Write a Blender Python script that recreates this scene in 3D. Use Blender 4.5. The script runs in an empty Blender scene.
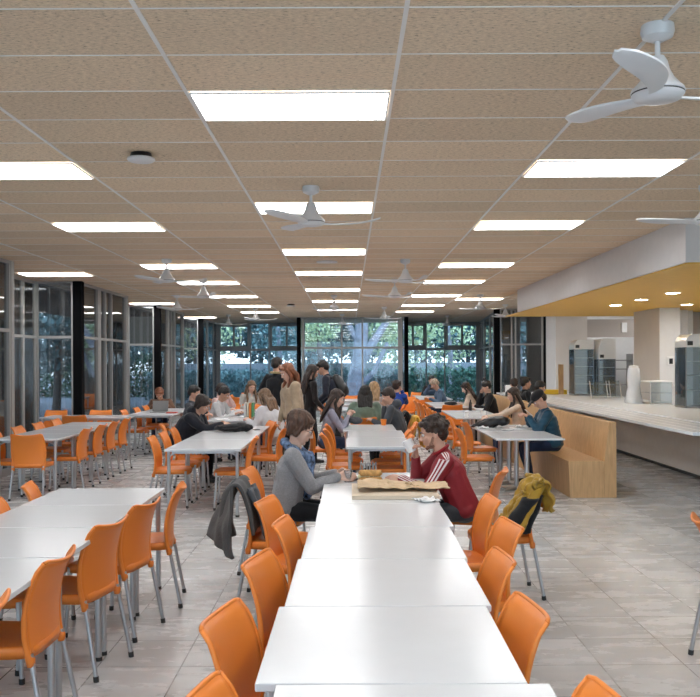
import bpy, bmesh, math, random
from mathutils import Vector, Matrix, Euler, noise
random.seed(7)
PI = math.pi
C = bpy.context.scene.collection
CAM_Z = 1.69
CEIL = 3.267
V = Vector

# ------------------------------------------------------------------ materials
def new_mat(name):
    m = bpy.data.materials.new(name); m.use_nodes = True
    nt = m.node_tree
    b = nt.nodes['Principled BSDF']
    return m, nt, b

def mat(name, col, rough=0.5, metal=0.0, noise_amt=0.0, nscale=8.0, bump=0.0, bscale=60.0, coat=0.0, stretch=(1, 1, 1), spec=0.5, sheen=0.0):
    m, nt, b = new_mat(name)
    b.inputs['Base Color'].default_value = (*col, 1)
    b.inputs['Roughness'].default_value = rough
    b.inputs['Metallic'].default_value = metal
    b.inputs['Coat Weight'].default_value = coat
    b.inputs['Specular IOR Level'].default_value = spec
    if sheen: b.inputs['Sheen Weight'].default_value = sheen
    tc = nt.nodes.new('ShaderNodeTexCoord')
    mp = nt.nodes.new('ShaderNodeMapping'); mp.inputs['Scale'].default_value = stretch
    nt.links.new(tc.outputs['Object'], mp.inputs['Vector'])
    n = nt.nodes.new('ShaderNodeTexNoise'); n.inputs['Scale'].default_value = nscale; n.inputs['Detail'].default_value = 4
    nt.links.new(mp.outputs['Vector'], n.inputs['Vector'])
    cr = nt.nodes.new('ShaderNodeValToRGB')
    k = noise_amt
    cr.color_ramp.elements[0].position = 0.3; cr.color_ramp.elements[1].position = 0.7
    cr.color_ramp.elements[0].color = (*[c * (1 - k) for c in col], 1)
    cr.color_ramp.elements[1].color = (*[min(1, c * (1 + k)) for c in col], 1)
    nt.links.new(n.outputs['Fac'], cr.inputs['Fac'])
    nt.links.new(cr.outputs['Color'], b.inputs['Base Color'])
    if bump:
        n2 = nt.nodes.new('ShaderNodeTexNoise'); n2.inputs['Scale'].default_value = bscale; n2.inputs['Detail'].default_value = 3
        nt.links.new(mp.outputs['Vector'], n2.inputs['Vector'])
        bp = nt.nodes.new('ShaderNodeBump'); bp.inputs['Strength'].default_value = bump; bp.inputs['Distance'].default_value = 0.01
        nt.links.new(n2.outputs['Fac'], bp.inputs['Height'])
        nt.links.new(bp.outputs['Normal'], b.inputs['Normal'])
    return m

def emit_mat(name, col, s):
    m, nt, b = new_mat(name)
    b.inputs['Base Color'].default_value = (0.8, 0.8, 0.8, 1)
    b.inputs['Emission Color'].default_value = (*col, 1)
    b.inputs['Emission Strength'].default_value = s
    return m

def glass_mat(name, tint=(0.9, 0.95, 0.97), refl=0.9, rough=0.0, ior=1.6, haze=0.0, hazecol=(0.5, 0.5, 0.5)):
    m = bpy.data.materials.new(name); m.use_nodes = True
    nt = m.node_tree; nt.nodes.clear()
    out = nt.nodes.new('ShaderNodeOutputMaterial')
    tr = nt.nodes.new('ShaderNodeBsdfTransparent'); tr.inputs['Color'].default_value = (*tint, 1)
    gl = nt.nodes.new('ShaderNodeBsdfGlossy'); gl.inputs['Roughness'].default_value = rough; gl.inputs['Color'].default_value = (refl, refl, refl, 1)
    fr = nt.nodes.new('ShaderNodeFresnel'); fr.inputs['IOR'].default_value = ior
    mx = nt.nodes.new('ShaderNodeMixShader')
    nt.links.new(fr.outputs[0], mx.inputs[0]); nt.links.new(tr.outputs[0], mx.inputs[1]); nt.links.new(gl.outputs[0], mx.inputs[2])
    last = mx
    if haze:
        df = nt.nodes.new('ShaderNodeBsdfDiffuse'); df.inputs['Color'].default_value = (*hazecol, 1)
        m2 = nt.nodes.new('ShaderNodeMixShader'); m2.inputs[0].default_value = haze
        nt.links.new(mx.outputs[0], m2.inputs[1]); nt.links.new(df.outputs[0], m2.inputs[2]); last = m2
    nt.links.new(last.outputs[0], out.inputs['Surface'])
    return m

M = {}
M['orange'] = mat('orange_plastic', (0.86, 0.245, 0.034), 0.38, noise_amt=0.03, nscale=3, bump=0.04, bscale=400)
M['alu'] = mat('brushed_aluminium', (0.55, 0.55, 0.56), 0.32, 0.9, noise_amt=0.05)
M['foot'] = mat('black_rubber', (0.02, 0.02, 0.02), 0.6)
M['laminate'] = mat('white_laminate', (0.74, 0.76, 0.79), 0.19, noise_amt=0.01, coat=0.0)
M['lam_edge'] = mat('table_edge_band', (0.80, 0.81, 0.84), 0.35)
M['fan'] = mat('white_fan_plastic', (0.72, 0.73, 0.75), 0.3)
M['black'] = mat('black_steel', (0.004, 0.004, 0.005), 0.8, spec=0.1)
M['frame'] = mat('grey_window_frame', (0.42, 0.41, 0.40), 0.45, 0.3)
M['framed'] = mat('dark_window_frame', (0.36, 0.365, 0.37), 0.5, 0.2)
M['framel'] = mat('light_aluminium_frame', (0.55, 0.54, 0.52), 0.4, 0.4)
M['fascia'] = mat('white_plaster', (0.72, 0.71, 0.71), 0.8, noise_amt=0.02)
M['gold'] = mat('gold_painted_soffit', (0.85, 0.50, 0.07), 0.5, noise_amt=0.03)
M['wallgrey'] = mat('warm_grey_wall', (0.66, 0.62, 0.585), 0.8, noise_amt=0.03, nscale=2)
M['walldark'] = mat('taupe_wall', (0.46, 0.42, 0.39), 0.8, noise_amt=0.03, nscale=2)
M['wallwhite'] = mat('white_wall', (0.78, 0.78, 0.78), 0.7, noise_amt=0.02)
M['concrete'] = mat('outdoor_concrete', (0.55, 0.55, 0.57), 0.9, noise_amt=0.15, nscale=1.5)
M['steel'] = mat('stainless_steel', (0.72, 0.71, 0.69), 0.42, 0.9, noise_amt=0.05, stretch=(1, 1, 20))
M['steeld'] = mat('dark_steel_frame', (0.30, 0.30, 0.30), 0.35, 0.8)
M['counter'] = mat('white_counter_stone', (0.88, 0.92, 0.97), 0.22, noise_amt=0.02)
M['panel'] = mat('counter_base_panel', (0.88, 0.83, 0.78), 0.5, noise_amt=0.02)
M['white'] = mat('white_paint', (0.85, 0.85, 0.85), 0.4)
M['paper'] = mat('white_paper', (0.85, 0.85, 0.85), 0.8)
M['kraft'] = mat('brown_kraft_paper', (0.66, 0.48, 0.30), 0.75, noise_amt=0.12, nscale=12, bump=0.6, bscale=30)
M['board'] = mat('beige_board', (0.66, 0.55, 0.42), 0.7, noise_amt=0.04)
M['blackdev'] = mat('black_plastic', (0.015, 0.015, 0.016), 0.35)
M['yellow'] = mat('yellow_plastic', (0.85, 0.55, 0.03), 0.4)
M['cream'] = mat('cream_card', (0.7, 0.66, 0.55), 0.7)
M['red'] = mat('red_card', (0.5, 0.05, 0.03), 0.6)
M['blue'] = mat('blue_card', (0.10, 0.2, 0.42), 0.6)
M['green'] = mat('green_card', (0.12, 0.35, 0.16), 0.6)
M['glass'] = glass_mat('window_glass', (0.80, 0.87, 0.90), haze=0.07, hazecol=(0.5, 0.55, 0.62))  # haze colour stands in for reflections on the panes
M['glassd'] = glass_mat('side_window_glass', (0.62, 0.66, 0.68), ior=1.95, haze=0.07, hazecol=(0.42, 0.38, 0.34))
M['glassc'] = glass_mat('display_case_glass', (0.86, 0.92, 0.95), haze=0.05, hazecol=(0.55, 0.7, 0.8))
M['cup'] = glass_mat('clear_tumbler', (0.88, 0.9, 0.92), haze=0.15, hazecol=(0.8, 0.82, 0.85))
M['lamp'] = emit_mat('lamp_diffuser', (0.97, 0.985, 1.0), 8.5)
M['spot'] = emit_mat('downlight_diffuser', (1.0, 0.95, 0.88), 45.0)
M['eye'] = mat('eye_white', (0.7, 0.68, 0.66), 0.2)
M['iris'] = mat('dark_iris', (0.03, 0.02, 0.015), 0.2)

# wood wool ceiling
def ceiling_mat():
    m, nt, b = new_mat('wood_wool_ceiling_board')
    tc = nt.nodes.new('ShaderNodeTexCoord')
    mp = nt.nodes.new('ShaderNodeMapping'); mp.inputs['Scale'].default_value = (1, 2.6, 1)
    nt.links.new(tc.outputs['Object'], mp.inputs['Vector'])
    n = nt.nodes.new('ShaderNodeTexNoise'); n.inputs['Scale'].default_value = 34; n.inputs['Detail'].default_value = 8; n.inputs['Roughness'].default_value = 0.75
    n2 = nt.nodes.new('ShaderNodeTexNoise'); n2.inputs['Scale'].default_value = 1.1; n2.inputs['Detail'].default_value = 2
    nt.links.new(mp.outputs['Vector'], n.inputs['Vector']); nt.links.new(mp.outputs['Vector'], n2.inputs['Vector'])
    cr = nt.nodes.new('ShaderNodeValToRGB')
    e = cr.color_ramp.elements
    e[0].position = 0.33; e[0].color = (0.15, 0.11, 0.07, 1)
    e[1].position = 0.62; e[1].color = (0.92, 0.75, 0.56, 1)
    x = e.new(0.43); x.color = (0.70, 0.555, 0.405, 1)
    nt.links.new(n.outputs['Fac'], cr.inputs['Fac'])
    # each board a slightly different tone
    sc = nt.nodes.new('ShaderNodeSeparateXYZ'); nt.links.new(tc.outputs['Object'], sc.inputs[0])
    def snap(sock, off, size):
        a = nt.nodes.new('ShaderNodeMath'); a.operation = 'SUBTRACT'; a.inputs[1].default_value = off; nt.links.new(sock, a.inputs[0])
        d = nt.nodes.new('ShaderNodeMath'); d.operation = 'DIVIDE'; d.inputs[1].default_value = size; nt.links.new(a.outputs[0], d.inputs[0])
        f = nt.nodes.new('ShaderNodeMath'); f.operation = 'FLOOR'; nt.links.new(d.outputs[0], f.inputs[0])
        return f.outputs[0]
    cb = nt.nodes.new('ShaderNodeCombineXYZ')
    nt.links.new(snap(sc.outputs[0], 0.265, 1.2), cb.inputs[0]); nt.links.new(snap(sc.outputs[1], 3.955, 0.6), cb.inputs[1])
    wn = nt.nodes.new('ShaderNodeTexWhiteNoise'); nt.links.new(cb.outputs[0], wn.inputs['Vector'])
    mr = nt.nodes.new('ShaderNodeMapRange'); mr.inputs['To Min'].default_value = 0.90; mr.inputs['To Max'].default_value = 1.06
    nt.links.new(wn.outputs['Value'], mr.inputs['Value'])
    mx = nt.nodes.new('ShaderNodeMix'); mx.data_type = 'RGBA'; mx.blend_type = 'MULTIPLY'; mx.inputs[0].default_value = 1
    nt.links.new(cr.outputs['Color'], mx.inputs[6]); nt.links.new(mr.outputs[0], mx.inputs[7])
    nt.links.new(mx.outputs[2], b.inputs['Base Color'])
    b.inputs['Roughness'].default_value = 0.9; b.inputs['Specular IOR Level'].default_value = 0.15
    bp = nt.nodes.new('ShaderNodeBump'); bp.inputs['Strength'].default_value = 0.5; bp.inputs['Distance'].default_value = 0.006
    nt.links.new(n.outputs['Fac'], bp.inputs['Height']); nt.links.new(bp.outputs['Normal'], b.inputs['Normal'])
    return m
M['ceil'] = ceiling_mat()

def floor_mat():
    m, nt, b = new_mat('grey_marbled_floor_tile')
    tc = nt.nodes.new('ShaderNodeTexCoord')
    mp = nt.nodes.new('ShaderNodeMapping'); mp.inputs['Location'].default_value = (0.94, -4.96 + 0.467 * 20, 0)
    nt.links.new(tc.outputs['Object'], mp.inputs['Vector'])
    br = nt.nodes.new('ShaderNodeTexBrick'); br.offset = 0; br.squash = 1
    br.inputs['Scale'].default_value = 1; br.inputs['Brick Width'].default_value = 0.467; br.inputs['Row Height'].default_value = 0.467
    br.inputs['Mortar Size'].default_value = 0.0045; br.inputs['Mortar Smooth'].default_value = 0.2
    br.inputs['Color1'].default_value = (0.88, 0.88, 0.88, 1); br.inputs['Color2'].default_value = (1.03, 1.03, 1.03, 1)
    br.inputs['Mortar'].default_value = (0.36, 0.35, 0.34, 1)
    nt.links.new(mp.outputs['Vector'], br.inputs['Vector'])
    # per tile offset of the marbling
    wn = nt.nodes.new('ShaderNodeVectorMath'); wn.operation = 'MULTIPLY'; wn.inputs[1].default_value = (7, 7, 7)
    nt.links.new(br.outputs['Color'], wn.inputs[0])
    ad = nt.nodes.new('ShaderNodeVectorMath'); ad.operation = 'ADD'
    nt.links.new(tc.outputs['Object'], ad.inputs[0]); nt.links.new(wn.outputs[0], ad.inputs[1])
    st = nt.nodes.new('ShaderNodeMapping'); st.inputs['Scale'].default_value = (1.0, 2.2, 1)
    nt.links.new(ad.outputs[0], st.inputs['Vector'])
    n = nt.nodes.new('ShaderNodeTexNoise'); n.inputs['Scale'].default_value = 2.2; n.inputs['Detail'].default_value = 7; n.inputs['Roughness'].default_value = 0.62; n.inputs['Distortion'].default_value = 0.25
    nt.links.new(st.outputs['Vector'], n.inputs['Vector'])
    cr = nt.nodes.new('ShaderNodeValToRGB'); e = cr.color_ramp.elements
    e[0].position = 0.22; e[0].color = (0.50, 0.50, 0.495, 1)
    e[1].position = 0.80; e[1].color = (0.66, 0.665, 0.665, 1)
    nt.links.new(n.outputs['Fac'], cr.inputs['Fac'])
    mx = nt.nodes.new('ShaderNodeMix'); mx.data_type = 'RGBA'; mx.blend_type = 'MULTIPLY'; mx.inputs[0].default_value = 1
    nt.links.new(cr.outputs['Color'], mx.inputs[6]); nt.links.new(br.outputs['Color'], mx.inputs[7])
    nt.links.new(mx.outputs[2], b.inputs['Base Color'])
    rr = nt.nodes.new('ShaderNodeMapRange'); rr.inputs['To Min'].default_value = 0.18; rr.inputs['To Max'].default_value = 0.36
    nt.links.new(n.outputs['Fac'], rr.inputs['Value']); nt.links.new(rr.outputs[0], b.inputs['Roughness'])
    bp = nt.nodes.new('ShaderNodeBump'); bp.inputs['Strength'].default_value = 0.3; bp.inputs['Distance'].default_value = 0.002; bp.invert = True
    nt.links.new(br.outputs['Fac'], bp.inputs['Height']); nt.links.new(bp.outputs['Normal'], b.inputs['Normal'])
    return m
M['floor'] = floor_mat()

def plywood_mat():
    m, nt, b = new_mat('oak_plywood')
    tc = nt.nodes.new('ShaderNodeTexCoord')
    mp = nt.nodes.new('ShaderNodeMapping'); mp.inputs['Scale'].default_value = (14, 14, 1.2)
    nt.links.new(tc.outputs['Object'], mp.inputs['Vector'])
    n = nt.nodes.new('ShaderNodeTexNoise'); n.inputs['Scale'].default_value = 3; n.inputs['Detail'].default_value = 6; n.inputs['Distortion'].default_value = 0.6
    nt.links.new(mp.outputs['Vector'], n.inputs['Vector'])
    cr = nt.nodes.new('ShaderNodeValToRGB'); e = cr.color_ramp.elements
    e[0].position = 0.3; e[0].color = (0.52, 0.30, 0.13, 1)
    e[1].position = 0.7; e[1].color = (0.70, 0.44, 0.21, 1)
    nt.links.new(n.outputs['Fac'], cr.inputs['Fac']); nt.links.new(cr.outputs['Color'], b.inputs['Base Color'])
    b.inputs['Roughness'].default_value = 0.42
    return m
M['ply'] = plywood_mat()

def leaf_mat(name, c1, c2):
    m, nt, b = new_mat(name)
    tc = nt.nodes.new('ShaderNodeTexCoord')
    n = nt.nodes.new('ShaderNodeTexNoise'); n.inputs['Scale'].default_value = 2.2; n.inputs['Detail'].default_value = 5
    nt.links.new(tc.outputs['Object'], n.inputs['Vector'])
    cr = nt.nodes.new('ShaderNodeValToRGB'); e = cr.color_ramp.elements
    e[0].position = 0.35; e[0].color = (*c1, 1); e[1].position = 0.65; e[1].color = (*c2, 1)
    nt.links.new(n.outputs['Fac'], cr.inputs['Fac']); nt.links.new(cr.outputs['Color'], b.inputs['Base Color'])
    b.inputs['Roughness'].default_value = 0.6
    return m
M['leaf1'] = leaf_mat('bluish_green_leaves', (0.05, 0.14, 0.15), (0.20, 0.36, 0.38))
M['leaf2'] = leaf_mat('pale_yellow_green_leaves', (0.35, 0.48, 0.25), (0.75, 0.85, 0.55))
M['leaf3'] = leaf_mat('dark_hedge_leaves', (0.03, 0.10, 0.07), (0.10, 0.26, 0.18))
M['bark'] = mat('pale_bark', (0.30, 0.31, 0.37), 0.8, noise_amt=0.3, nscale=4, bump=0.5, bscale=10)
M['barkd'] = mat('dark_bark', (0.16, 0.14, 0.13), 0.9, noise_amt=0.3, nscale=4)
M['grass'] = mat('grassy_ground', (0.10, 0.16, 0.09), 0.9, noise_amt=0.4, nscale=3)
M['paving'] = mat('pale_outdoor_paving', (0.22, 0.25, 0.30), 0.8, noise_amt=0.1, nscale=2)

def cloth(name, col, rough=0.85, amt=0.15, bump=0.5, bscale=25, stretch=(1, 1, 1)):
    return mat(name, col, rough, 0, noise_amt=amt, nscale=10, bump=bump, bscale=bscale, spec=0.25, stretch=stretch, sheen=0.15)

def track_mat():
    m, nt, b = new_mat('red_track_jacket_fabric')
    at = nt.nodes.new('ShaderNodeAttribute'); at.attribute_name = 'band'
    f = at.outputs['Fac']
    def math_(op, a, v=None, c=None):
        x = nt.nodes.new('ShaderNodeMath'); x.operation = op
        nt.links.new(a, x.inputs[0])
        if v is not None:
            if isinstance(v, float): x.inputs[1].default_value = v
            else: nt.links.new(v, x.inputs[1])
        return x.outputs[0]
    # three bands 26 mm apart, half width 6 mm
    ab = math_('ABSOLUTE', f)
    c0 = math_('LESS_THAN', ab, 0.0065)
    s1 = math_('ABSOLUTE', math_('SUBTRACT', ab, 0.026)); c1 = math_('LESS_THAN', s1, 0.0065)
    mxx = math_('MAXIMUM', c0, c1)
    mx = nt.nodes.new('ShaderNodeMix'); mx.data_type = 'RGBA'
    mx.inputs[6].default_value = (0.27, 0.014, 0.024, 1); mx.inputs[7].default_value = (0.78, 0.70, 0.70, 1)
    nt.links.new(mxx, mx.inputs[0]); nt.links.new(mx.outputs[2], b.inputs['Base Color'])
    b.inputs['Roughness'].default_value = 0.6
    tc = nt.nodes.new('ShaderNodeTexCoord')
    n = nt.nodes.new('ShaderNodeTexNoise'); n.inputs['Scale'].default_value = 14
    nt.links.new(tc.outputs['Object'], n.inputs['Vector'])
    bp = nt.nodes.new('ShaderNodeBump'); bp.inputs['Strength'].default_value = 0.5; bp.inputs['Distance'].default_value = 0.012
    nt.links.new(n.outputs['Fac'], bp.inputs['Height']); nt.links.new(bp.outputs['Normal'], b.inputs['Normal'])
    return m

# ------------------------------------------------------------------ mesh helpers
def bm_box(bm, x0, x1, y0, y1, z0, z1):
    vs = [bm.verts.new((x, y, z)) for z in (z0, z1) for y in (y0, y1) for x in (x0, x1)]
    for f in ((0, 2, 3, 1), (4, 5, 7, 6), (0, 1, 5, 4), (2, 6, 7, 3), (0, 4, 6, 2), (1, 3, 7, 5)):
        bm.faces.new([vs[i] for i in f])
    return vs

def frames_along(pts):
    ts = []
    for i in range(len(pts)):
        a = pts[max(i - 1, 0)]; b = pts[min(i + 1, len(pts) - 1)]
        ts.append((V(b) - V(a)).normalized())
    up = V((0, 0, 1)) if abs(ts[0].z) < 0.9 else V((1, 0, 0))
    n = (up - ts[0] * up.dot(ts[0])).normalized()
    out = []
    for t in ts:
        n = (n - t * n.dot(t)).normalized()
        out.append((t, n, t.cross(n)))
    return out

def bm_tube(bm, pts, r, seg=10, cap=True, flat=1.0):
    rs = r if isinstance(r, (list, tuple)) else [r] * len(pts)
    fr = frames_along(pts); rings = []
    for p, (t, n, b_), rr in zip(pts, fr, rs):
        rings.append([bm.verts.new(V(p) + n * math.cos(2 * PI * k / seg) * rr + b_ * math.sin(2 * PI * k / seg) * rr * flat) for k in range(seg)])
    for a, b_ in zip(rings, rings[1:]):
        for k in range(seg):
            bm.faces.new((a[k], a[(k + 1) % seg], b_[(k + 1) % seg], b_[k]))
    if cap:
        bm.faces.new(list(reversed(rings[0]))); bm.faces.new(rings[-1])

def bm_lathe(bm, prof, cx=0, cy=0, seg=24):
    rings = []
    for r, z in prof:
        if r < 1e-5: rings.append([bm.verts.new((cx, cy, z))])
        else: rings.append([bm.verts.new((cx + r * math.cos(2 * PI * k / seg), cy + r * math.sin(2 * PI * k / seg), z)) for k in range(seg)])
    for a, b_ in zip(rings, rings[1:]):
        for k in range(seg):
            k2 = (k + 1) % seg
            if len(a) == 1 and len(b_) == 1: continue
            if len(a) == 1: bm.faces.new((a[0], b_[k2], b_[k]))
            elif len(b_) == 1: bm.faces.new((a[k], a[k2], b_[0]))
            else: bm.faces.new((a[k], a[k2], b_[k2], b_[k]))
    if len(rings[0]) > 1: bm.faces.new(rings[0])
    if len(rings[-1]) > 1: bm.faces.new(rings[-1])

def bm_prism(bm, poly, y0, y1):
    """polygon in x,z extruded along y (poly may be given per end)"""
    a = [bm.verts.new((x, y0, z)) for x, z in poly]
    b_ = [bm.verts.new((x, y1, z)) for x, z in poly]
    n = len(poly)
    bm.faces.new(a); bm.faces.new(list(reversed(b_)))
    for i in range(n):
        bm.faces.new((a[i], b_[i], b_[(i + 1) % n], a[(i + 1) % n]))

def obj(name, bm, m, parent=None, smooth=False, bevel=0, loc=None, angle=True):
    bmesh.ops.recalc_face_normals(bm, faces=bm.faces[:])
    me = bpy.data.meshes.new(name); bm.to_mesh(me); bm.free()
    mats = m if isinstance(m, (list, tuple)) else [m]
    for x in mats: me.materials.append(x)
    if smooth:
        for p in me.polygons: p.use_smooth = True
        if angle: me.set_sharp_from_angle(angle=math.radians(42))
    o = bpy.data.objects.new(name, me); C.objects.link(o)
    if parent is not None: o.parent = parent
    if loc is not None: o.location = loc
    if bevel:
        b = o.modifiers.new('bevel', 'BEVEL'); b.width = bevel; b.segments = 2; b.limit_method = 'ANGLE'; b.angle_limit = math.radians(40)
    return o

def struct(name, bm, m, bevel=0, smooth=False):
    o = obj(name, bm, m, bevel=bevel, smooth=smooth); o['kind'] = 'structure'; return o

def box_struct(name, m, *b, bevel=0):
    bm = bmesh.new(); bm_box(bm, *b); return struct(name, bm, m, bevel)

def tag(o, label, cat, group=None, kind=None):
    o['label'] = label; o['category'] = cat
    if group: o['group'] = group
    if kind: o['kind'] = kind
    return o

def thing(name, label, cat, loc=(0, 0, 0), rotz=0, group=None):
    o = bpy.data.objects.new(name, None); o.empty_display_size = 0.1; C.objects.link(o)
    o.location = loc; o.rotation_euler = (0, 0, rotz)
    return tag(o, label, cat, group)

KIDS = {}
def copy_tree(o, parent=None):
    c = o.copy(); C.objects.link(c)
    if parent is not None: c.parent = parent
    for ch in list(o.children): copy_tree(ch, c)
    return c

class Proto:
    """first use moves the built one, later uses copy it"""
    def __init__(self, o): self.o = o; self.used = False
    def place(self, loc, rotz, label, group=None, scale=None):
        if not self.used: r = self.o; self.used = True
        else: r = copy_tree(self.o)
        r.location = loc; r.rotation_euler = (0, 0, rotz); r['label'] = label
        if group: r['group'] = group
        elif 'group' in r: del r['group']
        if scale: r.scale = scale
        return r
ORD = ['nearest the camera', 'second from the camera', 'third from the camera', 'fourth from the camera', 'fifth from the camera', 'sixth from the camera', 'seventh from the camera', 'eighth from the camera', 'ninth from the camera', 'tenth from the camera']
EXPOSURE = 0.66
# ================================================================== THE ROOM
box_struct('floor', M['floor'], -6.05, 9.0, -4.0, 35.6, -0.12, 0.0)
# ceiling: holes are not needed, luminaires sit flush under it
box_struct('ceiling', M['ceil'], -6.05, 9.0, -4.0, 35.6, CEIL, CEIL + 0.15)
M['rail'] = mat('white_ceiling_rail', (0.85, 0.83, 0.81), 0.5)
bm = bmesh.new()
for k in range(-5, 8):
    x = 0.265 + 1.2 * k
    if -6 < x < 8.9: bm_box(bm, x - 0.011, x + 0.011, -4.0, 35.2, CEIL - 0.006, CEIL)
for k in range(-13, 53):
    y = 3.955 + 0.6 * k
    bm_box(bm, -6.0, 8.9, y - 0.0035, y + 0.0035, CEIL - 0.004, CEIL)
struct('trim_1', bm, M['rail'])

# dropped fascia and gold soffit above the serving counter
box_struct('trim_2', M['fascia'], 3.72, 9.0, 9.82, 19.6, 2.78, CEIL)
box_struct('trim_3', M['gold'], 3.76, 9.0, 9.86, 21.3, 2.765, 2.785)
# walls
box_struct('wall_right', M['wallgrey'], 8.9, 9.1, -4.0, 35.6, 0, CEIL)
WN = [0]
def win_line(p0, p1, cols, z0=0.06, z1=CEIL, transom=2.2, fr=0.05, m_=None, g=None, deep=0.06, trh=0.05, upper=None, dark_transom=False):
    """glazed wall from p0 to p1; cols = mullion positions 0..1; frame mesh + glass child"""
    WN[0] += 1
    m_ = m_ or M['frame']; g = g or M['glass']
    a = V((p0[0], p0[1], 0)); b = V((p1[0], p1[1], 0)); L = (b - a).length; d = (b - a).normalized(); ang = math.atan2(d.y, d.x)
    bm = bmesh.new()
    bm_box(bm, 0, L, -deep / 2, deep / 2, 0, z0)
    bm_box(bm, 0, L, -deep / 2, deep / 2, z0, z0 + fr)
    bm_box(bm, 0, L, -deep / 2, deep / 2, z1 - fr, z1)
    bm_box(bm, 0, L, -deep / 2 - 0.003, deep / 2 + 0.003, transom - trh / 2, transom + trh / 2)
    for c in cols:
        w = fr / 2 if not isinstance(c, tuple) else c[1] / 2
        cc = c if not isinstance(c, tuple) else c[0]
        x = min(max(cc * L, w), L - w)
        bm_box(bm, x - w, x + w, -deep / 2 - 0.001, deep / 2 + 0.001, z0, z1)
    if upper:   # thick openable frames in the upper row: list of (u0,u1)
        for u0, u1 in upper:
            x0, x1 = u0 * L, u1 * L; t = 0.09; zz0, zz1 = transom + trh / 2, z1 - fr
            bm_box(bm, x0, x0 + t, -deep, -deep / 2, zz0, zz1); bm_box(bm, x1 - t, x1, -deep, -deep / 2, zz0, zz1)
            bm_box(bm, x0 + t, x1 - t, -deep, -deep / 2, zz0, zz0 + 0.11); bm_box(bm, x0 + t, x1 - t, -deep, -deep / 2, zz1 - 0.10, zz1)
            xm = (x0 + x1) / 2; bm_box(bm, xm - 0.04, xm + 0.04, -deep, -deep / 2, zz0 + 0.11, zz1 - 0.10)
    o = struct('window_%d' % WN[0], bm, m_)
    o.location = a; o.rotation_euler = (0, 0, ang)
    bm = bmesh.new(); bm_box(bm, 0.01, L - 0.01, -0.004, 0.004, z0 + 0.01, z1 - 0.01)
    obj('glass_pane', bm, g, o)
    return o
GD = M['glassd']
XL = -5.2; XR = -6.0
# left side: stretches along x=-5.2, recesses to x=-6.0, columns at y 10, 17.1, 24.2, 31.3
for yc in (2.9, 10.0, 17.1, 24.2):
    n = int((yc - 2.9) / 7.1)
    win_line((XL, yc + 0.12), (XL, yc + 3.6), [0, (0.36, 0.22), (0.5, 0.05), (0.64, 0.06), 1], g=GD, deep=0.09)
    win_line((XL, yc + 3.64), (XR, yc + 3.64), [0, 1], g=GD, m_=M['framed'])
    win_line((XR, yc + 3.7), (XR, yc + 7.06), [0, (0.3, 0.12), (0.55, 0.2), (0.8, 0.08), 1], g=GD, m_=M['framel'])
    if yc > 9 or True:
        win_line((XR, yc + 7.1), (XL - 0.07, yc + 7.1), [0, 0.055, 0.97], g=GD, m_=M['framel'], fr=0.035)
for yc in (2.9, 10.0, 17.1, 24.2):
    box_struct('trim_%d' % (4 + int((yc - 2.9) / 7.1 + 0.1)), M['black'], XL - 0.07, XL + 0.1, yc - 0.06, yc + 0.11, 0, CEIL)
    box_struct('trim_%d' % (8 + int((yc - 2.9) / 7.1 + 0.1)), M['frame'], XL - 0.05, XL + 0.05, yc + 3.62, yc + 3.74, 0, CEIL)
box_struct('trim_12', M['black'], XL - 0.07, XL + 0.1, 31.24, 31.41, 0, CEIL)
win_line((9.0, -4.0), (-5.2, -4.0), [0, 0.12, 0.24, 0.36, 0.48, 0.6, 0.72, 0.84, 1], m_=M['frame'], g=M['glass'])  # unseen rear wall, glazed to add daylight from behind
win_line((XL, -4.0), (XL, 2.8), [0, 0.25, 0.5, 0.75, 1], m_=M['frame'], g=M['glass'])  # near left wall out of view, glazed for the same added daylight
# back: centre window in front, side bays set back to y 35.2
for i, x in enumerate((-1.73, 2.02)):
    box_struct('trim_%d' % (13 + i), M['black'], x - 0.07, x + 0.07, 31.05, 31.2, 0, CEIL)
win_line((-1.66, 31.1), (1.95, 31.1), [(0.02, 0.08), (0.395, 0.06), (0.595, 0.05), (0.96, 0.16)], m_=M['frame'], fr=0.05, transom=2.2, trh=0.07)
win_line((-1.73, 31.25), (-1.73, 35.15), [0, 0.5, 1], m_=M['framed'])
win_line((2.02, 31.25), (2.02, 35.15), [0, 0.5, 1], m_=M['framed'])
win_line((XL, 31.45), (XL, 35.2), [0, (0.35, 0.3), 0.75, 1], m_=M['frame'])
win_line((XL, 35.2), (-1.73, 35.2), [(0.02, 0.14), 0.385, 0.595, 1], m_=M['framed'], upper=[(0.02, 0.375), (0.605, 0.99)], transom=2.2, trh=0.08)
win_line((2.02, 35.2), (5.2, 35.2), [0, 0.33, 0.56, (0.97, 0.14)], m_=M['framed'], upper=[(0.01, 0.32), (0.57, 0.98)], transom=2.2, trh=0.08)
win_line((5.2, 35.2), (4.5, 26.7), [0, 0.15, (0.3, 0.5), (0.62, 0.4), 0.8, 1], m_=M['frame'])
box_struct('trim_15', M['black'], 4.34, 4.5, 26.45, 26.62, 0, CEIL)
win_line((4.5, 26.5), (5.80, 26.5), [(0.02, 0.04), (0.27, 0.05), (0.36, 0.05), (0.97, 0.06)], m_=M['frame'], g=M['glassd'])
box_struct('trim_16', M['black'], 5.80, 5.92, 26.45, 26.6, 0, CEIL)
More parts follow.
